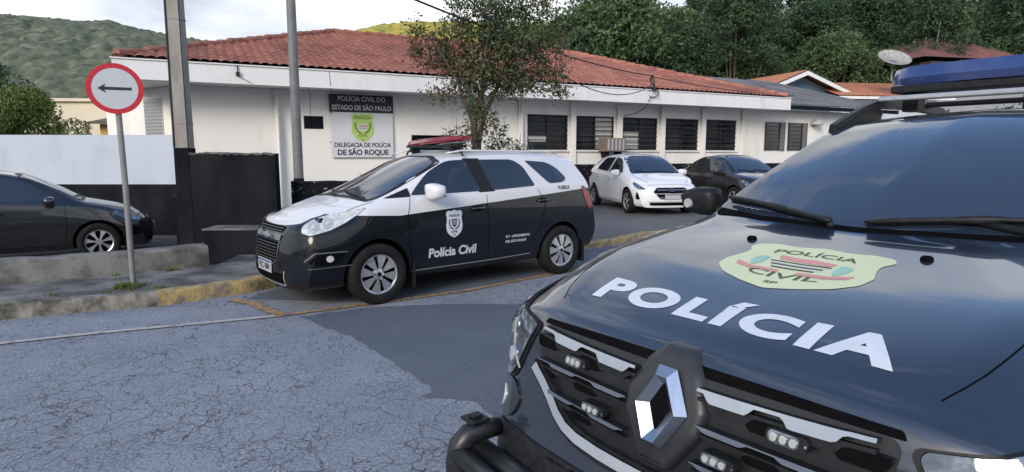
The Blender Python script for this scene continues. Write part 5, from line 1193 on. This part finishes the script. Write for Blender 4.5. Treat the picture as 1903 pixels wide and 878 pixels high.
# ---------------- police sport utility vehicle in the foreground
def suv():
    a=3.791; r=empty('police_suv',(.399,1.644,.021),a,'dark police sport utility vehicle in the foreground with POLÍCIA across its bonnet','police car'); r.scale=(1.032,)*3
    sp=dict(x=(-.13,-4.05),lf=.55,lr=.6,crown=.0,rE=lambda x:.045+.10*smooth01((x+1.3)/.3),rD=.09,
      Fz=[(-4.05,1.52),(-3.8,1.60),(-3.0,1.735),(-2.5,1.72),(-2.2,1.678),(-1.9,1.585),(-1.5,1.415),(-1.20,1.262),(-1.11,1.212),(-1.02,1.192),(-.8,1.145),(-.55,1.095),(-.35,1.045),(-.22,1.01),(-.13,.965)],
      Ez=[(-4.05,1.46),(-3.8,1.54),(-3.0,1.695),(-2.6,1.69),(-2.28,1.655),(-2.1,1.605),(-1.82,1.49),(-1.52,1.355),(-1.33,1.255),(-1.24,1.215),(-1.12,1.20),(-.9,1.175),(-.6,1.13),(-.38,1.075),(-.25,1.025),(-.13,.955)],
      Ey=[(-4.05,.50),(-3.2,.58),(-2.4,.605),(-2.1,.635),(-1.82,.66),(-1.25,.725),(-1.0,.71),(-.5,.68),(-.25,.66),(-.13,.64)],
      Dz=[(-4.05,1.13),(-3,1.14),(-1.8,1.12),(-1.42,1.125),(-1.0,1.115),(-.6,1.065),(-.35,1.00),(-.2,.95),(-.13,.90)],
      Dy=[(-4.05,.80),(-3,.86),(-1.8,.865),(-1.0,.860),(-.5,.85),(-.25,.84),(-.13,.83)],
      Cz=[(-4.05,.72),(-2,.70),(-.8,.72),(-.4,.68),(-.13,.62)],Cy=[(-4.05,.85),(-3.3,.915),(-2,.90),(-.9,.925),(-.4,.925),(-.2,.915),(-.13,.90)],
      Bz=[(-4.05,.34),(-3.4,.28),(-1,.26),(-.13,.25)],By=[(-4.05,.75),(-3,.82),(-.5,.82),(-.13,.74)],
      nose=[(.25,.15),(.40,.165),(.50,.145),(.60,.115),(.70,.10),(.85,.075),(.93,.045),(.98,.0)],
      tail=[(.3,.20),(.6,.28),(.9,.26),(1.13,.20),(1.5,0)],
      bowf=lambda y:.03*(y/.8)**2+.13*(y/.88)**8, bowr=lambda y:.10*(y/.8)**2+.12*(y/.85)**6)
    Mb=paint('navy_black_paint',(.012,.018,.032)); Mb.node_tree.nodes['Principled BSDF'].inputs['Coat IOR'].default_value=1.75
    body=car_body(sp,[Mb],r,ns=150); pj=Proj(body); cut_arches(body,[(-.83,.36),(-3.50,.36)],.43,.915,.32)
    for wx in(-.83,-3.50):
        for s in(-1,1): wheel(r,wx,s*.785,.345,.215,s,'five',rim=.62,rot=.2)
    for md in('L','Rt'):
        s=1 if md=='L' else -1
        # arch mouldings
        for cx in(-.83,-3.50):
            V=[];n=30
            for k in range(n+1):
                t_=math.radians(-18+216*k/n)
                for rr in(.432,.475,.50): V.append((cx+rr*math.cos(t_),.36+rr*math.sin(t_)))
            F=[(3*k+j,3*k+j+1,3*k+3+j+1,3*k+3+j) for k in range(n) for j in(0,1)]
            pj.put('arch_moulding',(V,F),md,M_trim,r,.010,.012)
        for w_ in([(-1.60,1.175),(-1.85,1.36),(-2.15,1.51),(-2.45,1.565),(-2.70,1.575),(-2.72,1.175)],[(-2.82,1.575),(-3.2,1.565),(-3.45,1.50),(-3.62,1.20),(-3.5,1.18),(-2.84,1.175)],[(-3.55,1.49),(-3.72,1.47),(-3.86,1.28),(-3.72,1.23)]): pj.put('window',poly2d(rpoly(w_,.03),.06),md,M_glass,r,.005)
        seam(pj,[(-1.52,1.13),(-1.48,.8),(-1.5,.36)],r,md); seam(pj,[(-2.77,1.52),(-2.77,.8),(-2.75,.35)],r,md); seam(pj,[(-1.5,.34),(-3.0,.35)],r,md,.01)
        handle(pj,r,-2.58,1.0,s,Mb); handle(pj,r,-3.5,1.03,s,Mb)
        pj.put('sill_cladding',poly2d([(-1.35,.26),(-3.0,.27),(-3.0,.40),(-1.35,.40)],.1),md,M_trim,r,.01,.012)
        pj.put('tail_light',poly2d(rpoly([(-4.02,1.12),(-4.14,1.10),(-4.2,.92),(-4.05,.9),(-3.96,1.0)],.02),.04),md,M_red,r,.008)
        m=mirror_part(r,-1.56,s*1.0,1.250,s,M_trim,.78); 
        mm=MB(); mm.tube([(.035,s*.035,-.012),(.074,s*.04,-.012)],[.030,.024],18); mm.build('mirror_lamp',M_plate,m,angle=40)
    # windscreen, seals, cowl
    WS=[(-.722,1.246),(-.5,1.236),(0,1.226),(.5,1.236),(.722,1.246),(.668,1.38),(.648,1.48),(.615,1.59),(.56,1.635),(.25,1.662),(-.25,1.662),(-.56,1.635),(-.615,1.59),(-.648,1.48),(-.668,1.38)]
    big=[(u*1.018,1.44+(v-1.44)*1.05) for u,v in WS]
    pj.put('windscreen_seal',poly2d(rpoly(big,.03),.02),'F',M_trim,r,.003,maxe=.10)
    pj.put('windscreen',poly2d(rpoly(WS,.03),.04),'F',M_wind,r,.008,maxe=.2)
    cowl=[(-1.235,-.69),(-1.155,-.42),(-1.112,0),(-1.155,.42),(-1.235,.69),(-1.31,.715),(-1.20,.45),(-1.15,0),(-1.20,-.45),(-1.31,-.715)]
    pj.put('cowl_panel',poly2d(rpoly(cowl,.04),.04),'T',M_matte,r,.004)
    def wip(p0,p1,nm='wiper'):
        m=MB(); pts=[]; pts2=[]
        for k in range(13):
            t_=k/12; y=p0[0]+(p1[0]-p0[0])*t_; z=p0[1]+(p1[1]-p0[1])*t_+.008*math.sin(math.pi*t_); h,_=pj.hit((4,y,z),(-1,0,0)); pts.append((h.x+.030,h.y,h.z+.022)); pts2.append((h.x+.012,h.y,h.z+.010))
        m.tube(pts,[.006]+[.011]*5+[.016]*2+[.010]*4+[.006],6); m.tube(pts2,.007,5); return m.build(nm,M_trim,r,smooth=True)
    wip((-.68,1.275),(-.10,1.225)); wip((.02,1.232),(.62,1.27))
    h,_=pj.hit((-1.12,-.10,5),(0,0,-1)); h2,_=pj.hit((-1.17,.52,5),(0,0,-1))
    m=MB(); m.tube([h+Vector((0,0,.01)),h+Vector((-.03,-.02,.03)),h+Vector((-.05,-.2,.055))],.014,6); m.build('wiper_arm',M_trim,r,smooth=True); m=MB(); m.tube([h2+Vector((0,0,.01)),h2+Vector((-.03,-.03,.03)),h2+Vector((-.05,-.2,.055))],.014,6); m.build('wiper_arm',M_trim,r,smooth=True)
    for s in(-1,1):
        h,n_=pj.hit((-.915,s*.30,5),(0,0,-1)); m=MB(); m.lathe([(0,.014),(.012,.013),(.018,.007),(.019,0)],16,lambda x,y,h_,h=h:(h.x+x,h.y+y,h.z+h_)); m.build('washer_nozzle',M_matte,r,angle=60)
    # bonnet shut lines
    for s in(-1,1): seam(pj,[(-.20-.05*k,s*interp(-.20-.05*k,[(-1.25,.712),(-.9,.70),(-.6,.682),(-.4,.658),(-.28,.630),(-.20,.590)])) for k in range(21)],r,'T',.004,off=.001)
    # raised bonnet creases
    # lettering on the bonnet
    VF=text2d('POLÍCIA',.150,.047,1.45,.03,sp=1.18)
    us=[v[0] for v in VF[0]]; wd=max(us)-min(us); c0=(max(us)+min(us))/2; k=.965/wd
    def arc(u,v):
        y=(u-c0)*k; return (-.288-v*1.08,y)
    pj.put('bonnet_lettering',mapVF(VF,arc),'T',M_stick,r,.0015)
    Mbd=mat('badge_yellow',(.60,.64,.38),rough=.4,n2=(.52,.60,.40),nscale=7); Mr=mat('badge_red',(.62,.25,.24),rough=.4,n2=(.42,.16,.16),nscale=12); Mgn=mat('badge_teal',(.28,.52,.42),rough=.4,n2=(.2,.42,.3),nscale=12); Mdk=mat('badge_ink',(.05,.07,.03),rough=.5,n2=(.09,.1,.05),nscale=20)
    sh=rpoly(SHIELD,.04); top=lambda u,v:(-.705-v,u-.006)
    b=pj.put('bonnet_badge',mapVF(poly2d([(u*.545,v*.385) for u,v in sh],.03),top),'T',Mbd,r,.0015)
    def bt(txt,size,v0,arcq=0,sx=1.2,bold=.01):
        VF=text2d(txt,size,bold,sx,.04); pj.put('badge_lettering',mapVF(VF,lambda u,v:top(u,v+v0+arcq*u*u)),'T',Mdk,b,.003)
    bt('POLÍCIA',.052,.125,-.6,1.5,.012); bt('CIVIL',.062,-.10,.9,1.7,.012); bt('SP',.026,-.158,0,1.8,.02)
    pj.put('crest_band',mapVF(poly2d(rpoly([(-.10,.085),(-.03,.075),(.02,.08),(.11,.06),(.09,.035),(-.085,.045)],.01),.03),top),'T',Mr,b,.003)
    for i,v in enumerate((.026,.012,-.002,-.016,-.030)):
        q=.105-.008*i; pj.put('crest_stripe',mapVF(poly2d([(-q,v-.004),(q,v-.004),(q,v+.004),(-q,v+.004)],.03),top),'T',M_ink if i%2==0 else M_stick,b,.003)
    for s in(-1,1):
        pj.put('laurel',mapVF(poly2d(rpoly([(s*.12,.06),(s*.165,.05),(s*.165,-.0),(s*.14,-.045),(s*.12,-.01)],.015),.03),top),'T',Mgn,b,.003)
        pj.put('ribbon',mapVF(poly2d(rpoly([(s*.03,-.05),(s*.13,-.05),(s*.20,-.02),(s*.19,-.055),(s*.12,-.078),(s*.03,-.072)],.008),.03),top),'T',Mr,b,.003)
    seam(pj,[(-.705+.02,-.20),(-.715+.06,-.19)],b,'T',.0001) if False else None
    # front face : grille opening
    GR=rpoly([(-.565,.90),(-.545,.917),(0,.917),(.545,.917),(.565,.90),(.55,.77),(.44,.70),(.36,.635),(.22,.615),(-.22,.615),(-.36,.635),(-.44,.70),(-.55,.77)],.02)
    g=pj.put('grille',poly2d(GR,.04),'F',mat('grille_plastic',(.010,.011,.013),rough=.35,n2=(.018,.019,.021),nscale=30),r,.004)
    pj.put('grille_header',poly2d(rpoly([(-.57,.917),(-.3,.917),(0,.915),(.3,.917),(.57,.917),(.56,.934),(.3,.940),(0,.942),(-.3,.940),(-.56,.934)],.006),.04),'F',M_matte,r,.004)
    def wavy(y0,y1,zf,th,notch,off=.030,s=1):
        up=[];lo=[];n=40
        for k in range(n+1):
            y=y0+(y1-y0)*k/n; ph=(abs(y)-.02)/.205; fr=ph%1.0
            w_=smooth01((fr-.08)/.12)*smooth01((.62-fr)/.12)   # 1 inside pods
            up.append((y,zf(y)+th*.5)); lo.append((y,zf(y)+th*.5-th*(1-w_*.70)-notch*w_*.0))
        V=up+lo; F=[(i,i+1,n+1+i+1,n+1+i) for i in range(n)]
        return V,F
    zs=[lambda y:.882+.018*(abs(y)/.55)**2,lambda y:.803+.006*abs(y),lambda y:.708+.016*(abs(y)/.5)**2]
    for zi,(zf,ye) in enumerate(zip(zs,(.527,.525,.455))):
        for s in(-1,1):
            V,F=wavy(s*(.105,.120,.115)[zi],s*ye,zf,(.027,.013,.012)[zi],.01)
            bar=pj.put('grille_bar',(V,F),'F',M_chrome,r,.036,.030,side=M_trim)
            # pods below each bar
            for c in((.02+.205*.35,.02+.205*1.35,.02+.205*2.35)):
                if c<.15 or c>ye-.02: continue
                z=zf(c)-.020-(.006 if zi==0 else 0); pj.put('grille_pod',poly2d(rpoly([(s*(c-.062),z+.012),(s*(c+.062),z+.012),(s*(c+.045),z-.022),(s*(c-.045),z-.022)],.012),.03),'F',M_matte,r,.024,.02,side=M_trim)
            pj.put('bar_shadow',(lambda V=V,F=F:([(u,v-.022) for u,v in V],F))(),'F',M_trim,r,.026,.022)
    # strobe lights
    M_led=mat('led_white',(.42,.42,.40),rough=.25,coat=1,n2=(.35,.35,.33),nscale=60,emit=None)
    for y,z in((-.335,.848),(-.235,.735),(.355,.855),(.195,.745)):
        q=pj.put('strobe_light',poly2d(rpoly([(y-.049,z-.0155),(y+.049,z-.0155),(y+.049,z+.0155),(y-.049,z+.0155)],.014),.03),'F',M_trim,r,.044,.040)
        pj.put('strobe_lens',poly2d(rpoly([(y-.042,z-.013),(y+.030,z-.013),(y+.030,z+.013),(y-.042,z+.013)],.012),0),'F',M_lensd,q,.047,.003)
        for k in range(3): pj.put('led',poly2d(ring2d(.0088,12,y-.028+k*.023,z),0),'F',M_led,q,.050,.003)
        pj.put('screw',poly2d(ring2d(.003,8,y+.045,z),0),'F',M_chrome,q,.047,.002)
    # emblem: hexagonal carrier and chrome diamond
    HX=[(-.138,.84),(-.128,.775),(-.045,.655),(.045,.655),(.128,.775),(.138,.84),(.095,.93),(.05,.972),(-.05,.972),(-.095,.93)]
    def plane_part(name,poly,x0,x1,m_,par,bev=.012,hole=None):
        m=MB(); m.prism(poly,lambda u,v,h:(x0+h,u,v),x1-x0); o=m.build(name,m_,par)
        bm=bmesh.new(); bm.from_mesh(o.data); eds=[e for e in bm.edges if all(abs(v.co.x-x1)<1e-5 for v in e.verts)]; bmesh.ops.bevel(bm,geom=eds,offset=bev,segments=3,affect='EDGES',profile=.5)
        for f in bm.faces: f.smooth=True
        for v in bm.verts: v.co.x-=.30*max(0,v.co.z-.70)+.3*max(0,v.co.z-.88)
        bm.to_mesh(o.data); bm.free(); o.data.set_sharp_from_angle(angle=R(40)); return o
    hx=plane_part('emblem_carrier',rpoly(HX,.012),-.16,.018,mat('emblem_carrier_black',(.022,.024,.028),rough=.4,n2=(.034,.036,.04),nscale=20),r,.028)
    cz=.822; out=[(-.030,cz+.104),(.030,cz+.104),(.090,cz),(.030,cz-.104),(-.030,cz-.104),(-.090,cz)]; inn=[(-.003,cz+.058),(.003,cz+.058),(.034,cz),(.003,cz-.058),(-.003,cz-.058),(-.034,cz)]
    mid=[(o_[0]*.56+i_[0]*.44,o_[1]*.56+i_[1]*.44) for o_,i_ in zip(out,inn)]
    m=MB(); vs=[(.019,u,v) for u,v in out]+[(.044,u,v) for u,v in mid]+[(.019,u,v) for u,v in inn]; n=6; vs=[(x-.30*max(0,z-.70),y,z) for x,y,z in vs]
    fs=[(i,(i+1)%n,(i+1)%n+n,i+n) for i in range(n)]+[(n+i,n+(i+1)%n,2*n+(i+1)%n,2*n+i) for i in range(n)]
    m.add(vs,fs); m.build('diamond_emblem',M_chrome,hx)
    m=MB(); m.prism(inn,lambda u,v,h:(.0185+h-.30*max(0,v-.70),u,v),.002); m.build('emblem_core',M_matte,hx)
    # chrome sweep below the grille
    half=[(.548,.782),(.530,.768),(.490,.742),(.445,.705),(.405,.665),(.360,.636),(.30,.620),(.20,.612),(.10,.610),(0,.610)]
    P=[Vector(p) for p in half]+[Vector((-y,z)) for y,z in half[::-1][1:]]; Q=[]
    for i in range(len(P)-1):
        for k in range(3): Q.append(P[i].lerp(P[i+1],k/3))
    Q.append(P[-1])
    def strip(Q,wa,wb):
        A=[];B_=[]
        for i,p in enumerate(Q):
            t_=(Q[min(i+2,len(Q)-1)]-Q[max(i-2,0)]).normalized(); nn=Vector((-t_.y,t_.x)); A.append(tuple(p+nn*wa)); B_.append(tuple(p+nn*wb))
        n=len(Q); return A+B_,[(i,i+1,n+i+1,n+i) for i in range(n-1)]
    pj.put('chrome_sweep',strip(Q,-.017,.017),'F',M_sweep,r,.034,.03,side=M_trim)
    pj.put('sweep_base',strip(Q,.016,.034),'F',M_trim,r,.024,.022); pj.put('sweep_inner_lip',strip(Q,-.026,-.016),'F',M_trim,r,.024,.022)
    # lower bumper plastic
    pj.put('bumper_skirt',poly2d(rpoly([(-.80,.28),(.80,.28),(.84,.50),(.60,.53),(.50,.49),(.3,.44),(-.3,.44),(-.5,.49),(-.60,.53),(-.84,.50)],.03),.05),'F',M_trim,r,.006)
    pj.put('lower_intake',poly2d(rpoly([(-.50,.32),(.50,.32),(.44,.42),(-.44,.42)],.02),.05),'F',M_matte,r,.009)
    # headlights
    HL=rpoly([(-.235,.895),(-.225,.910),(-.14,.925),(-.03,.945),(.08,.972),(.22,1.005),(.18,.965),(.12,.90),(.07,.82),(.02,.74),(-.06,.675),(-.15,.685),(-.20,.78)],[.01,.02,.05,.05,.04,.01,.04,.05,.08,.06,.05,.05,.08])
    for s in(1,-1):
        D_=Dir(-.28,s*.74,s*42); f=(lambda u,v:(u,v)) if s>0 else (lambda u,v:(-u,v))
        bz=pj.put('headlight_bezel',mapVF(poly2d([(u*1.05,.87+(v-.87)*1.06) for u,v in HL],.03),f),D_,M_trim,r,.006)
        h=pj.put('headlight',mapVF(poly2d(HL,.03),f),D_,M_lensd,r,.016,.016,side=M_trim)
        C=[(-.12,.76,.048),(-.08,.858,.046),(.04,.925,.026)]
        for cx,cz_,rr in C:
            n=24; V=ring2d(rr,n,cx,cz_)+ring2d(rr*.74,n,cx,cz_); pj.put('lamp_ring',mapVF((V,[(i,(i+1)%n,n+(i+1)%n,n+i) for i in range(n)]),f),D_,M_chrome,h,.019,.003)
            pj.put('lamp_bulb',mapVF(poly2d(ring2d(rr*.6,18,cx,cz_),0),f),D_,M_lens,h,.020,.003)
        V=[];n=16
        for k in range(n+1):
            t_=k/n; u=-.205+.10*math.sin(t_*1.9); z=.735+.165*t_; V+= [(u-.004-.006*t_,z),(u+.005,z-.003)]
        pj.put('running_light',mapVF((V,[(2*i,2*i+1,2*i+3,2*i+2) for i in range(n)]),f),D_,M_led,h,.020,.003)
        pj.put('reflector_strip',mapVF(poly2d(rpoly([(-.03,.925),(.11,.962),(.15,.972),(.08,.93),(.02,.905)],.01),.03),f),D_,M_lens,h,.018)
        pj.put('indicator',mapVF(poly2d(rpoly([(-.05,.75),(.00,.80),(.045,.88),(.025,.885),(-.03,.82),(-.07,.765)],.008),.03),f),D_,M_chrome,h,.018)
        # corner air vent / fog housing under the headlight
        pj.put('fog_housing',mapVF(poly2d(rpoly([(-.17,.68),(-.06,.66),(.03,.60),(.05,.53),(-.10,.50),(-.20,.55),(-.23,.62)],.03),.03),f),D_,M_black,r,.010,.01)
        pj.put('fog_lamp',mapVF(poly2d(ring2d(.042,20,-.06,.575),0),f),D_,M_lens,r,.016,.008)
        # bonnet edge moulding above headlight
    # push bar
    Mt=mat('push_bar_black',(.014,.015,.018),rough=.38,n2=(.028,.029,.032),nscale=25,bump=.05,bscale=200)
    pb=MB()
    R_=.036
    for s in(-1,1):
        P=[(-.08,s*.80,.10),(.08,s*.80,.14),(.13,s*.80,.22),(.13,s*.80,.38),(.12,s*.795,.44),(.09,s*.785,.475),(.04,s*.77,.485),(-.03,s*.76,.485)]
        q=MB(); q.tube(P,[.036,.040,.043,.044,.044,.042,.038,.034],16); q.build('push_bar_post',Mt,r,smooth=True)
        q=MB(); q.box(.02,.10,s*.785-.042,s*.785+.042,.524,.536,bev=.004); q.box(.04,.08,s*.785-.02,s*.785+.02,.5365,.547,bev=.003); q.build('post_cap',M_trim,r)
    for z,rr,xx in((.415,.034,.135),(.40,.046,.035),(.28,.032,.135)):
        q=MB(); q.tube([(xx,-.79,z),(xx+.02,-.5,z),(xx+.03,0,z),(xx+.02,.5,z),(xx,.79,z)],rr,14); q.build('push_bar_tube',Mt,r,smooth=True)
    m=MB(); m.box(.06,.13,-.30,-.26,.16,.44); m.box(.06,.13,.26,.30,.16,.44); m.build('push_bar_strut',Mt,r)
    plate(r,.165,.36,0,'')
    # roof rails, rack and light bar
    for s in(-1,1):
        q=MB(); P=[(-2.12,s*.60,1.635),(-2.28,s*.60,1.69),(-2.45,s*.60,1.745),(-2.62,s*.60,1.785),(-2.9,s*.59,1.80),(-3.5,s*.57,1.78),(-3.85,s*.55,1.66),(-3.95,s*.54,1.60)]
        vs=[]
        for x,y,z in P: vs+= [(x,y-.022,z-.028),(x,y+.022,z-.028),(x,y+.016,z+.020),(x,y-.016,z+.020)]
        fs=[(4*i+k,4*i+(k+1)%4,4*i+4+(k+1)%4,4*i+4+k) for i in range(len(P)-1) for k in range(4)]+[(0,1,2,3),tuple(4*(len(P)-1)+k for k in range(4))]
        q.add(vs,fs); q.build('roof_rail',M_trim,r,smooth=True,angle=50)
        q=MB(); 
        q.prism([(-2.08,1.60),(-2.28,1.68),(-2.45,1.735),(-2.60,1.765),(-2.66,1.74),(-2.62,1.66),(-2.40,1.64)],lambda u,v,h:(u,s*.575+h*s,v),.035); q.build('rail_foot',M_trim,r)
    for x in(-2.62,-3.3):
        q=MB(); q.box(x-.03,x+.03,-.58,.58,1.795,1.825,bev=.008); q.build('crossbar',M_silver if x>-3 else M_trim,r)
    lb=MB(); sec=[(-.15,.0),(.15,.0),(.165,.04),(.13,.105),(-.13,.105),(-.165,.04)]; ys=[-.60,-.56,-.46,-.2,.2,.46,.56,.60]; sc_=[.45,.8,1,1,1,1,.8,.45]
    vs=[];n=len(sec)
    for y,s in zip(ys,sc_):
        for u,v in sec: vs.append((-2.78+u*s-.10*(abs(y)/.60)**3,y,1.885+(v-.05)*s+.05))
    fs=[(i*n+k,i*n+(k+1)%n,(i+1)*n+(k+1)%n,(i+1)*n+k) for i in range(len(ys)-1) for k in range(n)]+[tuple(range(n)),tuple((len(ys)-1)*n+k for k in range(n))]
    lb.add(vs,fs); L0=lb.build('roof_light_bar',M_blue,r,angle=30)
    m=MB(); m.box(-2.93,-2.64,-.54,.54,1.84,1.883,bev=.01); m.build('bar_tray',M_trim,L0)
    for s in(-1,1):
        m=MB(); m.box(-2.82,-2.72,s*.46-.04,s*.46+.04,1.74,1.839); m.build('mounting_foot',M_trim,L0)
    seam(pj,[(-2.25,-.52),(-2.24,0),(-2.25,.52)],r,'T',.012,name='roof_gap')
    return r
suv()
